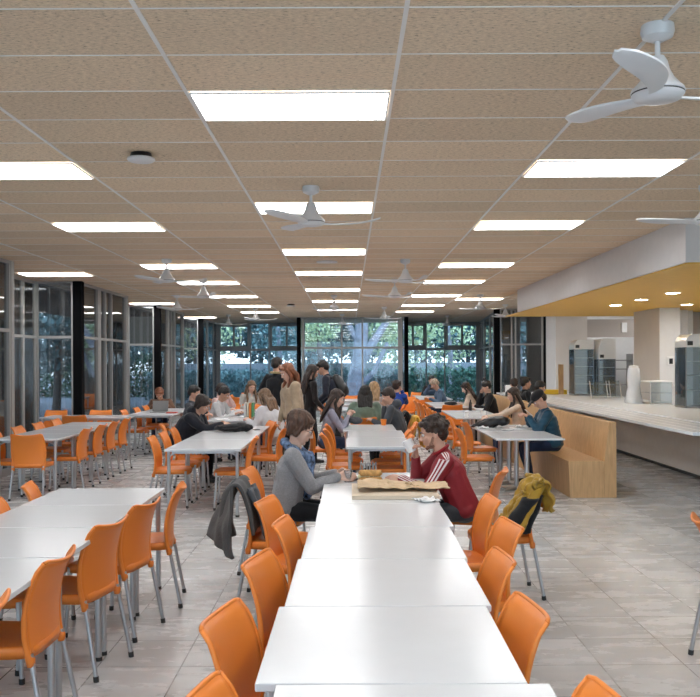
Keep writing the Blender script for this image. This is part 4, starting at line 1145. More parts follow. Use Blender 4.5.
# --- cap person
DJ = cloth('petrol_blue_down_nylon', (0.012, 0.065, 0.115), rough=0.45, bump=0.3)
person('person in a black cap and petrol blue quilted jacket looking down on the wooden bench', 2.83, 12.35, 180, lean=14, pitch=36, hands=((0.10, 0.34, 0.93), (-0.12, 0.36, 0.93)),
       top=DJ, pants=navy, hair=('cap', 'dbrown'), sk=0, bulk=1.18, quilt=True, curl=(45, 45), legs='tuck', feet=((0.12, 0.30, 0.085), (-0.12, 0.33, 0.085)), hdir=((0, 0.8, 0.4), (0, 0.8, 0.4)), topname='quilted_jacket')
# --- cream sweater on the bench
CS = cloth('cream_wool', (0.62, 0.50, 0.40))
person('person with long brown hair in a cream sweater reaching forward on the bench', 2.88, 14.95, 180, lean=10, pitch=12, hands=((0.14, 0.56, 0.80), (-0.14, 0.58, 0.80)),
       top=CS, pants=navy, hair=('longfront', 'dbrown'), sk=2, bulk=0.98, s=0.96, topname='sweater')
person('person in a cream coat with a long brown braid between others at the far bench', 2.75, 19.3, 165, lean=18, pitch=25, hands=((0.15, 0.40, 0.80), (-0.2, 0.42, 0.80)),
       top=CS, pants=navy, hair=('longfront', 'dbrown'), sk=2, bulk=1.1, s=0.96, topname='coat', hipz=0.56)
person('person in black with hair up in a high bun beside the cream coat', 3.0, 18.45, 180, lean=12, pitch=18, hands=((0.06, 0.25, 1.05), (-0.16, 0.42, 0.80)),
       top=blk, pants=blk, hair=('beanie', 'black'), sk=2, bulk=1.15, s=0.98, hipz=0.56)
BS = cloth('slate_blue_cotton', (0.08, 0.13, 0.21))
person('person in a slate blue shirt resting the forehead on a hand, far right', 2.35, 21.0 + 0.9, 190, lean=20, pitch=30, hands=((0.10, 0.33, 1.13), (-0.18, 0.42, 0.80)),
       top=BS, pants=navy, hair=('short', 'grey'), sk=0, bulk=1.15, hints=((0.5, 0.6, -1), (-0.5, 0, -1)))
person('person in black at the farthest table on the right, before the garden window', 2.35, 25.3, 270, lean=12, pitch=10, top=blk, pants=blk, hair=('short', 'black'), sk=0)
# behind the bench, facing the counter
person('person in black nearest the counter behind the capped person', 3.64, 17.6, 0, lean=12, pitch=15, hands=((0.16, 0.3, 0.75), (-0.16, 0.3, 0.75)), top=blk, pants=blk, hair=('short', 'black'), sk=1, bulk=1.1, legs='tuck')
person('person in black with face turned left behind the second bench back', 3.62, 20.0, 20, lean=8, pitch=12, yaw=70, hands=((0.16, 0.3, 0.75), (-0.16, 0.3, 0.75)), top=blk, pants=blk, hair=('short', 'dbrown'), sk=0, bulk=1.1, legs='tuck', pose='sit')
person('person in black with a tall hairdo between two dark-haired neighbours', 3.66, 18.7, 10, lean=5, pitch=0, hands=((0.16, 0.3, 0.75), (-0.16, 0.3, 0.75)), top=blk, pants=blk, hair=('bun', 'black'), sk=1, bulk=1.1, legs='tuck', s=1.04)
# --- centre
person('person in a green sweater with shoulder-length black hair, back to the camera', 0.27, 14.55, 90, lean=12, pitch=8, hands=((0.22, 0.30, 0.80), (-0.22, 0.30, 0.80)),
       top=cloth('sage_green_wool', (0.17, 0.24, 0.19)), pants=navy, hair=('mid', 'black'), sk=0, bulk=1.3, topname='sweater')
person('person in a lavender grey sweater with long brown hair holding a dark pouch', -0.34, 12.95, -4, lean=14, pitch=18, hands=((0.05, 0.34, 0.92), (-0.06, 0.36, 0.92)),
       top=cloth('lavender_grey_knit', (0.30, 0.30, 0.38)), pants=jeans, hair=('longfront', 'dbrown'), sk=2, s=1.0, curl=(45, 45), topname='sweater')
person('person in a charcoal hooded top with face in hand, facing left', 0.80, 13.75, 165, lean=16, pitch=18, hands=((0.02, 0.26, 1.00), (-0.16, 0.40, 0.79)),
       top=cloth('charcoal_blue_fleece', (0.065, 0.075, 0.09)), pants=blk, hair=('short', 'dbrown'), sk=0, bulk=1.15, hood=True)
person('blond person with long hair seen from behind in the far middle', 0.48, 17.3, 80, lean=8, pitch=8, top=cloth('pale_pink_knit', (0.5, 0.42, 0.4)), pants=navy, hair=('mid', 'blond'), sk=2)
person('person in a blue jacket with yellow collar and dark hair, hand at the face', 0.98, 18.6, 60, lean=6, pitch=-5, hands=((0.02, 0.25, 1.08), (-0.2, 0.35, 0.80)),
       top=cloth('royal_blue_nylon', (0.02, 0.06, 0.32)), pants=blk, hair=('short', 'dbrown'), sk=0, bulk=1.1,
       extra=None)
# --- standing
BG = cloth('beige_trench_cloth', (0.46, 0.36, 0.25))
person('standing person with ginger hair in a beige coat looking down', -0.78, 12.75, 205, pose='stand', lean=7, pitch=26, hands=((0.22, 0.14, 0.86), (-0.18, 0.16, 0.87)),
       top=BG, pants=blk, hair=('midfront', 'ginger'), sk=2, bulk=1.28, s=0.985, topname='coat',
       extra=lambda T, arms: [('e', T(0, 0, -0.12), (0.165, 0.125, 0.16)), ('c', T(0.05, -0.07, 0.48), 0.04, T(-0.05, -0.07, 0.48), 0.04)])
t, T, HT, arms, RH = person('standing person in a black hooded jacket with tan collar, seen from behind', -1.32, 16.0, 60, pose='stand', lean=4, pitch=12, hands=((0.24, 0.12, 0.90), (-0.24, 0.12, 0.92)),
       top=blk, pants=blk, hair=('short', 'black'), sk=0, bulk=1.12, s=1.04, extra=lambda T, arms: [('e', T(0, 0, -0.06), (0.17, 0.13, 0.13))])
blob('collar', [('c', T(0.09 * math.cos(a), -0.02 + 0.085 * math.sin(a), 0.512), 0.02, T(0.09 * math.cos(a + 0.5), -0.02 + 0.085 * math.sin(a + 0.5), 0.512), 0.02) for a in [k * 0.5 for k in range(13)]], cloth('tan_collar_cloth', (0.5, 0.38, 0.2)), t, 0.008, 2)
person('standing person in a long black coat with dark hair, before the central window', -0.66, 15.0, 20, pose='stand', lean=3, pitch=22, hands=((0.2, 0.2, 0.95), (-0.2, 0.2, 0.95)),
       top=cloth('black_brown_wool', (0.018, 0.014, 0.014)), pants=blk, hair=('long', 'dbrown'), sk=0, bulk=1.02, s=0.965, extra=lambda T, arms: [('e', T(0, 0, -0.15), (0.15, 0.12, 0.2)), ('e', T(0, 0, -0.35), (0.15, 0.13, 0.2))])
t, T, HT, arms, RH = person('standing person in a dark jacket bending forward with a black backpack', -0.20, 16.2, 170, pose='stand', lean=24, pitch=12, hands=((0.2, 0.34, 0.90), (-0.2, 0.34, 0.92)),
       top=cloth('dark_navy_jacket', (0.016, 0.018, 0.03)), pants=blk, hair=('short', 'black'), sk=0, bulk=1.15, s=1.04)
blob('backpack', [('e', T(0, -0.15, 0.24), (0.14, 0.10, 0.22), R3(-24, 0, 0)), ('e', T(0, -0.20, 0.16), (0.12, 0.07, 0.13), R3(-24, 0, 0)), ('c', T(0.1, -0.08, 0.42), 0.022, T(0.1, 0.1, 0.40), 0.018), ('c', T(-0.1, -0.08, 0.42), 0.022, T(-0.1, 0.1, 0.40), 0.018)], M['blackdev'], t, 0.012, 3)
# --- left centre
person('person in a black hooded coat leaning far over the left centre table', -2.42, 12.75, 348, lean=32, pitch=18, hands=((0.06, 0.66, 0.82), (-0.22, 0.52, 0.80)),
       top=cloth('black_parka_nylon', (0.010, 0.012, 0.020), rough=0.6), pants=blk, hair=('bob', 'dbrown'), sk=0, bulk=1.45, hood=True, hints=((0.8, -0.1, -0.8), (-0.5, 0, -1)))
person('dark-haired person in dark clothes facing right behind the black hooded coat', -2.75, 15.2, 350, lean=10, pitch=14, hands=((0.12, 0.35, 0.80), (-0.16, 0.3, 0.95)), top=dgrey, pants=blk, hair=('short', 'black'), sk=0)
person('person in a white shirt with black hair looking down at papers', -2.42, 15.75, 345, lean=20, pitch=24, hands=((0.12, 0.48, 0.80), (-0.12, 0.48, 0.80)), top=cloth('white_grey_shirt', (0.55, 0.55, 0.56)), pants=navy, hair=('short', 'black'), sk=1)
person('person in a pale pink top half hidden behind dark-haired neighbours', -2.55, 17.0, 340, lean=12, pitch=14, hands=((0.12, 0.35, 0.80), (-0.05, 0.24, 1.1)), top=cloth('pale_pink_jersey', (0.65, 0.45, 0.42)), pants=navy, hair=('short', 'dbrown'), sk=2)
person('person with long blond hair and grey-white top, far left of the middle', -2.12, 18.4 + 0.75, 290, lean=10, pitch=20, hands=((0.12, 0.35, 0.80), (-0.12, 0.35, 0.80)), top=cloth('ash_white_knit', (0.5, 0.5, 0.48)), pants=navy, hair=('longfront', 'lbrown'), sk=2)
person('person in a white blouse with loose fair streaked hair, turned away', -1.12, 13.7, 150, lean=18, pitch=18, hands=((0.12, 0.38, 0.80), (-0.2, 0.38, 0.80)),
       top=cloth('white_blouse_cotton', (0.66, 0.66, 0.69), amt=0.04), pants=navy, hair=('mid', 'lbrown'), sk=2, bulk=1.35, topname='blouse')
person('person with reddish brown hair by the left windows behind the laptop', -3.95, 19.0, 270, lean=38, pitch=24, hands=((0.15, 0.35, 0.80), (-0.15, 0.35, 0.80)), top=cloth('brown_knit', (0.22, 0.12, 0.08)), pants=navy, hair=('short', 'ginger'), sk=1)
# ================================================================== THINGS ON TABLES AND CHAIRS
TZ = 0.7505
def sheet(name, m, nu, nv, fn, th=0.006, parent=None, disp=0.0, f=6):
    """closed thin cloth body from a parametric surface"""
    pts = [[V(fn(i / nu, j / nv)) for i in range(nu + 1)] for j in range(nv + 1)]
    bm = bmesh.new(); nr = [[None] * (nu + 1) for _ in range(nv + 1)]
    for j in range(nv + 1):
        for i in range(nu + 1):
            a = pts[j][min(i + 1, nu)] - pts[j][max(i - 1, 0)]; b = pts[min(j + 1, nv)][i] - pts[max(j - 1, 0)][i]
            n = a.cross(b); nr[j][i] = n.normalized() if n.length > 1e-9 else V((0, 0, 1))
            if disp: pts[j][i] = pts[j][i] + nr[j][i] * disp * noise.noise(pts[j][i] * f)
    F = [[bm.verts.new(pts[j][i] + nr[j][i] * th / 2) for i in range(nu + 1)] for j in range(nv + 1)]
    B = [[bm.verts.new(pts[j][i] - nr[j][i] * th / 2) for i in range(nu + 1)] for j in range(nv + 1)]
    for j in range(nv):
        for i in range(nu):
            bm.faces.new((F[j][i], F[j][i + 1], F[j + 1][i + 1], F[j + 1][i])); bm.faces.new((B[j][i], B[j + 1][i], B[j + 1][i + 1], B[j][i + 1]))
        for i in (0, nu): bm.faces.new((F[j][i], F[j + 1][i], B[j + 1][i], B[j][i]))
    for j in (0, nv):
        for i in range(nu): bm.faces.new((F[j][i], F[j][i + 1], B[j][i + 1], B[j][i]))
    return obj(name, bm, m, parent, smooth=True, angle=False)

def path(pts, v):
    n = len(pts) - 1; k = min(int(v * n), n - 1); f = v * n - k
    p0, p1, p2, p3 = (V(pts[max(k - 1, 0)]), V(pts[k]), V(pts[k + 1]), V(pts[min(k + 2, n)]))
    return 0.5 * ((2 * p1) + (p2 - p0) * f + (2 * p0 - 5 * p1 + 4 * p2 - p3) * f * f + (3 * p1 - p0 - 3 * p2 + p3) * f ** 3)

# dark grey coat over the pulled-out chair
coatm = cloth('dark_grey_wool_coat', (0.075, 0.074, 0.074), bump=0.4, bscale=60)
t = thing('draped_coat', 'dark grey coat hanging over the back of the pulled-out orange chair', 'coat', (-0.78, 6.37, 0))
ox, oy = -0.78, 6.37
def coat(u, v):
    # u across the chair back (front to far), v from inside the back over the top and down outside
    y = 6.13 + 0.50 * u
    P_ = [(-0.665, 0.50), (-0.69, 0.66), (-0.735, 0.79), (-0.78, 0.845), (-0.835, 0.80), (-0.90, 0.66), (-0.975, 0.50), (-1.00, 0.37)]
    q = path([(a, 0, b) for a, b in P_], v)
    fold = 0.010 * math.sin(u * 15 + v * 3) * max(0, v - 0.45) * 2
    return (q.x + fold - ox + 0.42 * max(0, v - 0.5) * (1 - u) ** 1.2 - 0.08 * max(0, v - 0.5) * u, y - oy - 0.14 * max(0, v - 0.55) * (1 - u), q.z - 0.03 * max(0, v - 0.55) * (1 - u) + 0.10 * max(0, v - 0.5) * u)
sheet('coat_body', coatm, 22, 34, coat, 0.022, t, 0.014, 7)
def slv(u, v):
    c = path([(-0.80, 6.50, 0.84), (-0.87, 6.47, 0.74), (-0.89, 6.44, 0.58), (-0.865, 6.42, 0.45)], v)
    a = u * 2 * PI; return (c.x + 0.045 * math.cos(a) - ox, c.y + 0.065 * math.sin(a) - oy, c.z)
sheet('sleeve', coatm, 16, 14, slv, 0.01, t, 0.012, 14)
def lin(u, v):
    c = path([(-0.70, 0, 0.80), (-0.64, 0, 0.66), (-0.60, 0, 0.54), (-0.575, 0, 0.475)], v)
    return (c.x - ox + 0.01 * math.sin(u * 12), 6.20 + 0.36 * u - oy, c.z)
sheet('lining', cloth('dark_grey_lining', (0.07, 0.08, 0.095)), 14, 12, lin, 0.03, t, 0.02, 10)

# yellow and black jacket on the right chair
t = thing('draped_jacket', 'ochre yellow and black jacket slung over the pulled-back right chair', 'jacket', (1.36, 6.5, 0)); ox, oy = 1.36, 6.5
ym = cloth('ochre_yellow_nylon', (0.42, 0.25, 0.03), rough=0.5, bump=0.5, bscale=20)
def jb(u, v):
    c = path([(1.43, 0, 0.62), (1.405, 0, 0.76), (1.36, 0, 0.842), (1.29, 0, 0.80), (1.22, 0, 0.68), (1.14, 0, 0.56), (1.10, 0, 0.49)], v)
    y = 6.30 + 0.33 * u - 0.05 * v
    return (c.x - ox + 0.022 * math.sin(u * 17 + v * 4), y - oy, c.z + 0.012 * math.sin(u * 13))
sheet('jacket_body', ym, 40, 40, jb, 0.014, t, 0.045, 15)
def jblack(u, v):
    c = path([(1.27, 6.24, 0.72), (1.19, 6.20, 0.62), (1.12, 6.18, 0.54), (1.06, 6.18, 0.50)], v)
    a = u * 2 * PI; return (c.x + 0.055 * math.cos(a) - ox, c.y + 0.05 * math.sin(a) - oy, c.z + 0.015)
sheet('black_panel', blk, 14, 12, jblack, 0.012, t, 0.014, 14)
def jb2(u, v):
    c = path([(1.33, 6.34, 0.74), (1.27, 6.27, 0.60), (1.22, 6.24, 0.49)], v)
    a = u * 2 * PI; return (c.x + 0.045 * math.cos(a) - ox, c.y + 0.035 * math.sin(a) - oy, c.z)
sheet('sleeve', blk, 14, 12, jb2, 0.012, t, 0.014, 14)
def jb3(u, v):
    c = path([(1.38, 6.36, 0.83), (1.30, 6.26, 0.74), (1.22, 6.18, 0.62), (1.17, 6.16, 0.52)], v)
    a = u * 2 * PI; return (c.x + 0.033 * math.cos(a) - ox, c.y + 0.03 * math.sin(a) - oy, c.z + 0.012 * math.sin(a))
sheet('sleeve', ym, 14, 14, jb3, 0.01, t, 0.012, 20)

def drape(name, lb, cat, m, x, y0, y1, out=1, low=0.45, outd=0.12):
    t = thing(name, lb, cat, (x, (y0 + y1) / 2, 0)); oy = (y0 + y1) / 2
    def f(u, v):
        c = path([(x - out * 0.06, 0, 0.55), (x - out * 0.03, 0, 0.74), (x, 0, 0.845), (x + out * 0.05, 0, 0.78), (x + out * outd * 0.8, 0, 0.6), (x + out * outd, 0, low)], v)
        return (c.x - x + 0.02 * math.sin(u * 14), y0 + (y1 - y0) * u - oy, c.z)
    sheet('cloth', m, 18, 22, f, 0.03, t, 0.025, 9)
drape('draped_jacket', 'black jacket over an orange chair behind the curly-haired person', 'jacket', blk, 0.98, 15.1, 15.6, -1, 0.5, 0.3)
drape('draped_coat', 'yellow coat over the orange chair next to the charcoal hooded top', 'coat', cloth('bright_yellow_cloth', (0.75, 0.42, 0.05)), 1.02, 13.45, 13.95, 1, 0.40)
put_chair(0.98, 15.35, 180, 'orange chair beneath the black jacket behind the yellow coat', 'right chairs of the centre back row')

# kraft paper parcel, board
t = thing('serving_board', 'flat beige board lying on the table under brown paper', 'board', (0.32, 6.42, TZ))
bm = bmesh.new(); bm_box(bm, -0.30, 0.30, -0.33, 0.30, 0.0, 0.028); obj('board', bm, M['board'], t, bevel=0.004)
t = thing('paper_bag', 'crumpled brown kraft paper bag lying on the beige board', 'paper bag', (0.35, 6.42, TZ + 0.03))
def kp(u, v):
    x = -0.29 + 0.64 * u; y = -0.20 + 0.36 * v
    h = 0.045 * math.sin(max(0, min(1, v)) * PI) * (0.7 + 0.3 * math.cos(u * 4)) + 0.004
    h += 0.02 * abs(noise.noise(V((u * 5, v * 4, 3)))) + (0.012 if v < 0.12 else 0)
    if v < 0.5: y += 0.03 * noise.noise(V((u * 6, 1, 1)))
    return (x, y + 0.035 * math.sin(u * 3.2), h + 0.006 + 0.03 * max(0, u - 0.75) )
sheet('paper', M['kraft'], 60, 40, kp, 0.004, t, 0.022, 14)
# tumbler
def tumbler(lb, x, y, h=0.10, r=0.036, m=None, z=TZ):
    bm = bmesh.new(); bm_lathe(bm, [(0.0, 0.0), (r * 0.8, 0.0), (r, h), (r - 0.003, h), (r * 0.8 - 0.003, 0.008), (0.0, 0.008)], seg=20)
    return tag(obj('drinking_glass' if m is None else 'cup', bm, m or M['cup'], loc=(x, y, z), smooth=True), lb, 'glass' if m is None else 'cup')
tumbler('clear tumbler in the fingers of the person in the grey cardigan', -0.008, 7.0, 0.095)
c = tumbler('white cup held at the mouth of the person in the track jacket', 0.50, 7.03, 0.10, 0.042, M['white'], z=0.985); c.rotation_euler = (0, math.radians(-25), 0)
# sandwich
t = thing('sandwich', 'toasted filled sandwich in the hand of the person in red', 'sandwich', (0.155, 6.96, 0.765)); t.scale = (1.15, 1.3, 1.4)
br = mat('toasted_bread', (0.55, 0.30, 0.10), 0.8, noise_amt=0.35, nscale=30, bump=0.5, bscale=60)
for z, r_ in ((0.0, 0.016), (0.034, 0.018)):
    blob('bread', [('c', (-0.055, 0, z + 0.01), r_, (0.075, 0, z + 0.01), r_), ('c', (-0.05, -0.025, z + 0.01), r_ * 0.9, (0.07, -0.025, z + 0.01), r_ * 0.9)], br, t, 0.005, 2)
blob('filling', [('c', (-0.06, -0.012, 0.027), 0.012, (0.07, -0.012, 0.027), 0.012), ('e', (-0.065, -0.02, 0.027), (0.012, 0.03, 0.012))], mat('sandwich_filling', (0.75, 0.60, 0.38), 0.7, noise_amt=0.5, nscale=60), t, 0.005, 1)
# napkins
def napkin(lb, x, y, w, d, z=TZ, rz=0, h=0.02, name='napkin', m=None):
    t0 = sheet(name, m or M['paper'], 12, 12, lambda u, v: ((u - 0.5) * w, (v - 0.5) * d, 0.006 + h * abs(noise.noise(V((u * 3 + x, v * 3 + y, 0))))), 0.003)
    t0.location = (x, y, z); t0.rotation_euler = (0, 0, rz); return tag(t0, lb, 'napkin' if name == 'napkin' else 'paper')
napkin('crumpled white napkin between the tumbler and the sandwich', 0.09, 7.2, 0.17, 0.3, h=0.05)
napkin('white napkin lying under the red elbow at the table edge', 0.52, 6.02, 0.14, 0.16, rz=0.4, h=0.03)
t = thing('cutlery_rack', 'small dark slatted rack at the far end of the front table', 'rack', (0.16, 7.48, TZ))
bm = bmesh.new(); bm_box(bm, -0.07, 0.07, -0.04, 0.04, 0, 0.015); obj('base', bm, M['blackdev'], t)
for k in range(6): bm = bmesh.new(); bm_box(bm, -0.065 + k * 0.025, -0.055 + k * 0.025, -0.035, 0.035, 0.016, 0.10); obj('slat', bm, M['steeld'], t)

# laptop
t = thing('laptop', 'open dark laptop on the table before the left windows', 'laptop', (-3.62, 17.0, TZ))
bm = bmesh.new(); bm_box(bm, -0.15, 0.15, -0.11, 0.11, 0, 0.015); obj('base', bm, M['steeld'], t, bevel=0.003)
bm = bmesh.new(); vs = bm_box(bm, -0.15, 0.15, 0, 0.01, 0, 0.21); bmesh.ops.rotate(bm, verts=vs, cent=(0, 0, 0), matrix=Matrix.Rotation(math.radians(-14), 3, 'X'))
for v in vs: v.co += V((0, 0.11, 0.015))
obj('screen', bm, M['steeld'], t)
simple('magazine', 'thin pink and white magazine beside the laptop', 'magazine', M['red'], [(-0.1, 0.1, -0.07, 0.07, 0, 0.02)], loc=(-3.33, 16.8, TZ))
# black bag on left centre table
t = thing('shoulder_bag', 'black soft bag lying at the far end of the left centre table', 'bag', (-1.58, 12.15, TZ))
blob('bag_body', [('e', (0, 0, 0.055), (0.26, 0.13, 0.055)), ('e', (0.12, 0.02, 0.06), (0.16, 0.10, 0.06))], blk, t, 0.012, 3, wrinkle(0.012, 12))
bm = bmesh.new(); bm_tube(bm, [(-0.2, -0.05, 0.08), (-0.1, -0.12, 0.05), (0.05, -0.14, 0.06), (0.18, -0.06, 0.09)], 0.01, 6); obj('strap', bm, M['blackdev'], t, smooth=True)
simple('mobile_phone', 'black phone lying on the left centre table near the bag', 'phone', M['blackdev'], [(-0.04, 0.04, -0.075, 0.075, 0, 0.009)], loc=(-1.30, 12.5, TZ), rotz=0.3)
# upright folders
for i, (dx, m_, w, nm) in enumerate(((0.0, M['steel'], 0.035, 'grey'), (0.045, M['cream'], 0.03, 'cream'), (0.085, M['orange'], 0.03, 'orange'), (0.125, M['green'], 0.025, 'green'))):
    simple('file_folder', nm + ' upright folder in the row on the paper-strewn table', 'folder', m_, [(-w / 2, w / 2, -0.12, 0.12, 0, 0.27)], loc=(-1.73 + dx, 14.95, TZ), group='upright folders')
for i, (x, y, w, d, r, nm) in enumerate(((-2.1, 14.8, 0.21, 0.3, 0.3, 'nearest the camera'), (-1.85, 15.5, 0.21, 0.3, 1.2, 'right of the white shirt'), (-2.15, 15.9, 0.2, 0.28, 0.1, 'before the pink top'), (-1.8, 16.8, 0.3, 0.21, 0.5, 'farthest on that table'))):
    napkin('white paper sheet on the table beyond the left centre row, ' + nm, x, y, w, d, rz=r, h=0.006, name='paper_sheet')
simple('book', 'blue closed book among papers beyond the left centre row', 'book', M['blue'], [(-0.08, 0.08, -0.11, 0.11, 0, 0.025)], loc=(-1.98, 16.35, TZ), rotz=0.5)
# pouch of the lavender person
t = thing('pouch', 'dark grey pouch in the hands of the person in lavender grey', 'pouch', (0.10, 12.92, 0.85))
blob('pouch_body', [('e', (0, 0, 0), (0.11, 0.07, 0.055))], dgrey, t, 0.012, 2, wrinkle(0.01, 14))
# right row things
t = thing('shoulder_bag', 'black bag on the pedestal table in front of the capped person', 'bag', (2.05, 12.75, TZ))
blob('bag_body', [('e', (0, 0, 0.075), (0.22, 0.10, 0.075), R3(0, -12, 0)), ('e', (0.14, 0.0, 0.09), (0.12, 0.09, 0.07)), ('c', (-0.28, 0, 0.02), 0.02, (-0.1, 0, 0.1), 0.03)], M['blackdev'], t, 0.01, 3, wrinkle(0.01, 14))
simple('plate', 'white tray with leftovers on the pedestal table by the capped person', 'tray', M['white'], [(-0.15, 0.15, -0.10, 0.10, 0, 0.014)], loc=(2.42, 12.45, TZ), rotz=0.15)
napkin('crumpled white tissue on the capped person\'s tray', 2.42, 12.45, 0.16, 0.12, z=TZ + 0.015, h=0.05)
napkin('white tissue left of the black bag on the pedestal table', 1.88, 12.5, 0.16, 0.12, h=0.05)
simple('saucer', 'small white saucer between bag and tray', 'saucer', M['white'], lathe=[(0, 0), (0.05, 0), (0.08, 0.012), (0.05, 0.006), (0, 0.006)], loc=(2.17, 12.2, TZ))
t = thing('mobile_phone', 'white phone held up by the capped person', 'phone', (2.50, 12.36, 0.98)); t.rotation_euler = (0, math.radians(40), 0)
bm = bmesh.new(); bm_box(bm, -0.07, 0.07, -0.036, 0.036, -0.004, 0.004); obj('body', bm, M['white'], t, bevel=0.003)
for i, (x, y, lb) in enumerate(((2.0, 15.1, 'white cup in front of the cream sweater, on the left'), (2.32, 15.35, 'white cup near the hands in the cream sleeves'))):
    tumbler(lb, x, y, 0.09, 0.04, M['white'])
simple('water_bottle', 'dark slim bottle standing on the table before the bun hairdo', 'bottle', M['blackdev'], lathe=[(0, 0), (0.03, 0), (0.03, 0.14), (0.012, 0.18), (0.012, 0.21), (0, 0.21)], loc=(2.35, 17.2, TZ))
simple('food_bowl', 'white bowl on the pedestal table behind the dark bottle', 'bowl', M['white'], lathe=[(0, 0), (0.05, 0), (0.09, 0.05), (0.085, 0.05), (0.045, 0.008), (0, 0.008)], loc=(2.48, 16.95, TZ))
t = thing('shoulder_bag', 'small black bag on the far pedestal table by the cream coat', 'bag', (2.2, 19.2, TZ))
blob('bag_body', [('e', (0, 0, 0.05), (0.14, 0.09, 0.05))], M['blackdev'], t, 0.012, 2, wrinkle(0.01, 14))
simple('drink_can', 'small orange cup on the table end by the charcoal top', 'cup', M['orange'], lathe=[(0, 0), (0.035, 0), (0.045, 0.09), (0, 0.09)], loc=(0.52, 13.3, TZ))

# ================================================================== OUTSIDE
box_struct('ground', M['paving'], -60, 60, 35.7, 120, -0.25, -0.05)
box_struct('ground_side', M['paving'], -60, -6.1, -4, 35.7, -0.25, -0.05)
def leaves(bm, c, r, n, size, rnd):
    for _ in range(n):
        while True:
            p = V((rnd.uniform(-1, 1), rnd.uniform(-1, 1), rnd.uniform(-1, 1)))
            if 0.25 < p.length < 1: break
        p = V(c) + V((p.x * r[0], p.y * r[1], p.z * r[2]))
        a = V((rnd.uniform(-1, 1), rnd.uniform(-1, 1), rnd.uniform(-1, 1))).normalized(); b = a.cross(V((rnd.uniform(-1, 1), rnd.uniform(-1, 1), rnd.uniform(-1, 1)))).normalized()
        s = size * rnd.uniform(0.6, 1.3)
        vs = [bm.verts.new(p + a * s * 0.5), bm.verts.new(p + b * s * 0.3), bm.verts.new(p - a * s * 0.5), bm.verts.new(p - b * s * 0.3)]
        bm.faces.new(vs)
def tree(lb, x, y, h, r, m, n=2600, size=0.22, seed=0, trunk=0.16, bark='barkd', crown=None, pts=None, grp='garden trees'):
    rnd = random.Random(seed); t = thing('tree', lb, 'tree', (x, y, -0.05), 0, grp)
    bm = bmesh.new(); cr = crown or [((0, 0, h * 0.62), (r, r * 0.8, h * 0.40))]
    for c, rr in cr: leaves(bm, c, rr, n // len(cr), size, rnd)
    obj('foliage', bm, M[m], t)
    bm = bmesh.new()
    for p, rr in (pts or [([(0, 0, 0), (0.1, 0, h * 0.35), (-0.1, 0.1, h * 0.8)], [trunk, trunk * 0.8, trunk * 0.3])]): bm_tube(bm, p, rr, 10)
    obj('trunk', bm, M[bark], t, smooth=True)
# big pale forked tree behind the central window
tree('large pale-barked forked tree behind the central window', 0.25, 40, 8, 3, 'leaf2', 1500, 0.2, 1, bark='bark',
     crown=[((1.6, 1.5, 4.0), (2.0, 1.2, 1.6)), ((-0.6, 1.5, 5.2), (1.6, 1, 1.2))],
     pts=[([(0.0, 0, 0), (0.05, 0, 1.0), (0.25, 0, 2.0), (0.35, 0, 3.2), (0.3, 0, 6)], [0.42, 0.33, 0.32, 0.30, 0.22]), ([(0.2, 0, 1.5), (0.7, 0, 2.4), (1.5, 0.2, 3.6), (2.2, 0.3, 5)], [0.22, 0.2, 0.15, 0.1]),
          ([(0.3, 0, 2.4), (-0.2, 0, 3.4), (-0.6, 0.1, 4.6)], [0.16, 0.12, 0.08]), ([(0.1, 0, 0.6), (0.9, 0.1, 1.3), (1.5, 0.2, 2.6)], [0.15, 0.12, 0.09])])
tree('leafy tree with pale green clusters left behind the central window', -1.3, 38.5, 5, 1.6, 'leaf2', 1000, 0.17, 2, crown=[((0.1, 0, 3.2), (0.9, 0.6, 0.7)), ((-0.4, 0.3, 2.6), (0.5, 0.5, 0.4))])
tree('bluish green tree close behind the left part of the central window', -1.8, 44.2, 6, 2.4, 'leaf1', 3600, 0.24, 3)
tree('pale tree right of the forked trunk behind the central window', 2.6, 44.2, 6, 1.8, 'leaf2', 1800, 0.22, 4)
rr_ = random.Random(11)
names = ['far left', 'left', 'left of the middle', 'in the middle', 'right of the middle', 'right', 'far right', 'behind the far right pillar', 'beyond the counter end']
for i in range(9):
    x = -11.5 + 3.1 * i
    tree('dense bluish green tree in the garden backdrop, ' + names[i], x, (48.6 if i % 2 else 53.4), 7.5, 2.7, 'leaf1', 4200, 0.34, 20 + i, grp='backdrop trees')
for i, (x, y) in enumerate(((-6.2, 40.4), (-3.2, 40.4), (4.6, 41), (7.8, 41), (10.6, 41))):
    tree('slender pale tree standing before the garden backdrop, ' + ['leftmost', 'second from the left', 'middle one', 'second from the right', 'rightmost'][i], x, y, 6, 1.5, 'leaf1' if i % 2 else 'leaf2', 900, 0.2, 40 + i, trunk=0.14, bark='bark', grp='slender garden trees')
for i, (x, y) in enumerate(((-10, 22), (-12, 27), (-10.5, 32), (-13, 37), (-12, 17), (-16, 25), (-11.5, 43), (-17, 32))):
    tree('dark tree outside the left windows, ' + ['second nearest', 'third nearest', 'fourth nearest', 'fifth nearest', 'nearest', 'farther out, near', 'last before the corner', 'farther out, far'][i], x, y, 6.0, 2.2, 'leaf1', 3000, 0.26, 60 + i, grp='trees outside the left windows')
def hedge(lb, x0, x1, y, h, seed, m='leaf3'):
    rnd = random.Random(seed); bm = bmesh.new(); n = int((x1 - x0) * h * 500)
    for _ in range(n):
        p = (rnd.uniform(x0, x1), y + rnd.uniform(-0.4, 0.4), rnd.uniform(-0.05, h * rnd.uniform(0.85, 1.05)))
        leaves(bm, p, (0.05, 0.05, 0.05), 1, 0.17, rnd)
    tag(obj('hedge', bm, M[m]), lb, 'hedge')
hedge('dark green clipped hedge outside the right half of the back windows', 2.2, 7.5, 39, 1.45, 1)
hedge('bluish green hedge outside the left half of the back windows', -9.5, -2.4, 42, 1.25, 2, 'leaf1')
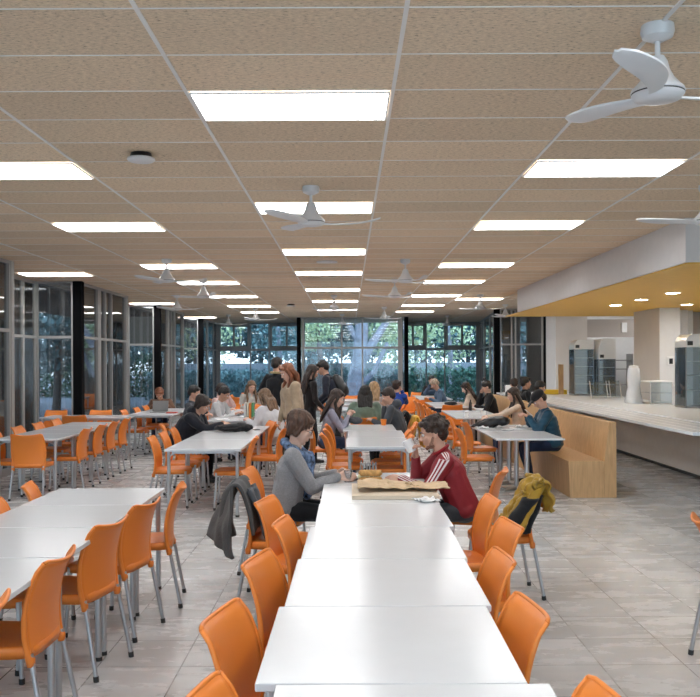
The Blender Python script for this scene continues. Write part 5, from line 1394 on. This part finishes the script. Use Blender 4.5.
bm = bmesh.new(); bm_box(bm, -9.5, 20, 46.0, 46.2, -0.05, 1.66)
tag(obj('garden_wall', bm, mat('grey_blue_render', (0.34, 0.38, 0.44), 0.8, noise_amt=0.05)), 'long pale low wall beyond the garden hedges', 'wall')
hedge('clipped hedge along the foot of the pale garden wall', -9.5, 13, 45.2, 1.35, 5, 'leaf1')
hedge('dark hedge outside the left windows', -30, -9.6, 46, 2.2, 6, 'leaf3')
# ================================================================== CAMERA, WORLD, RENDER LOOK
cam = bpy.data.cameras.new('camera'); co = bpy.data.objects.new('camera', cam); C.objects.link(co)
co.location = (0, 0, CAM_Z)
cam.sensor_fit = 'HORIZONTAL'; cam.sensor_width = 36; cam.lens = 891 / 700 * 36
cam.clip_start = 0.05; cam.clip_end = 400
co.rotation_euler = (Matrix.Rotation(PI / 2, 3, 'X') @ Matrix.Rotation(-0.0045, 3, 'Z')).to_euler()
cam.shift_x = 1.5 / 700
cam.shift_y = (362.4 - 348.5) / 700
bpy.context.scene.camera = co
w = bpy.data.worlds.new('sky'); bpy.context.scene.world = w; w.use_nodes = True
nt = w.node_tree; bg = nt.nodes['Background']
tc = nt.nodes.new('ShaderNodeTexCoord'); sx = nt.nodes.new('ShaderNodeSeparateXYZ'); nt.links.new(tc.outputs['Generated'], sx.inputs[0])
cr = nt.nodes.new('ShaderNodeValToRGB'); cr.color_ramp.elements[0].color = (0.76, 0.88, 1.0, 1); cr.color_ramp.elements[1].color = (0.60, 0.78, 1.0, 1)
cr.color_ramp.elements[0].position = 0.0; cr.color_ramp.elements[1].position = 0.6
nt.links.new(sx.outputs[2], cr.inputs[0]); nt.links.new(cr.outputs[0], bg.inputs[0]); bg.inputs[1].default_value = 3.0
sc = bpy.context.scene
sc.view_settings.view_transform = 'Standard'; sc.view_settings.look = 'None'; sc.view_settings.gamma = 1
sc.view_settings.exposure = EXPOSURE
try:
    sc.cycles.max_bounces = 8; sc.cycles.transparent_max_bounces = 16; sc.cycles.caustics_reflective = False; sc.cycles.caustics_refractive = False
    sc.cycles.sample_clamp_indirect = 4
except Exception: pass
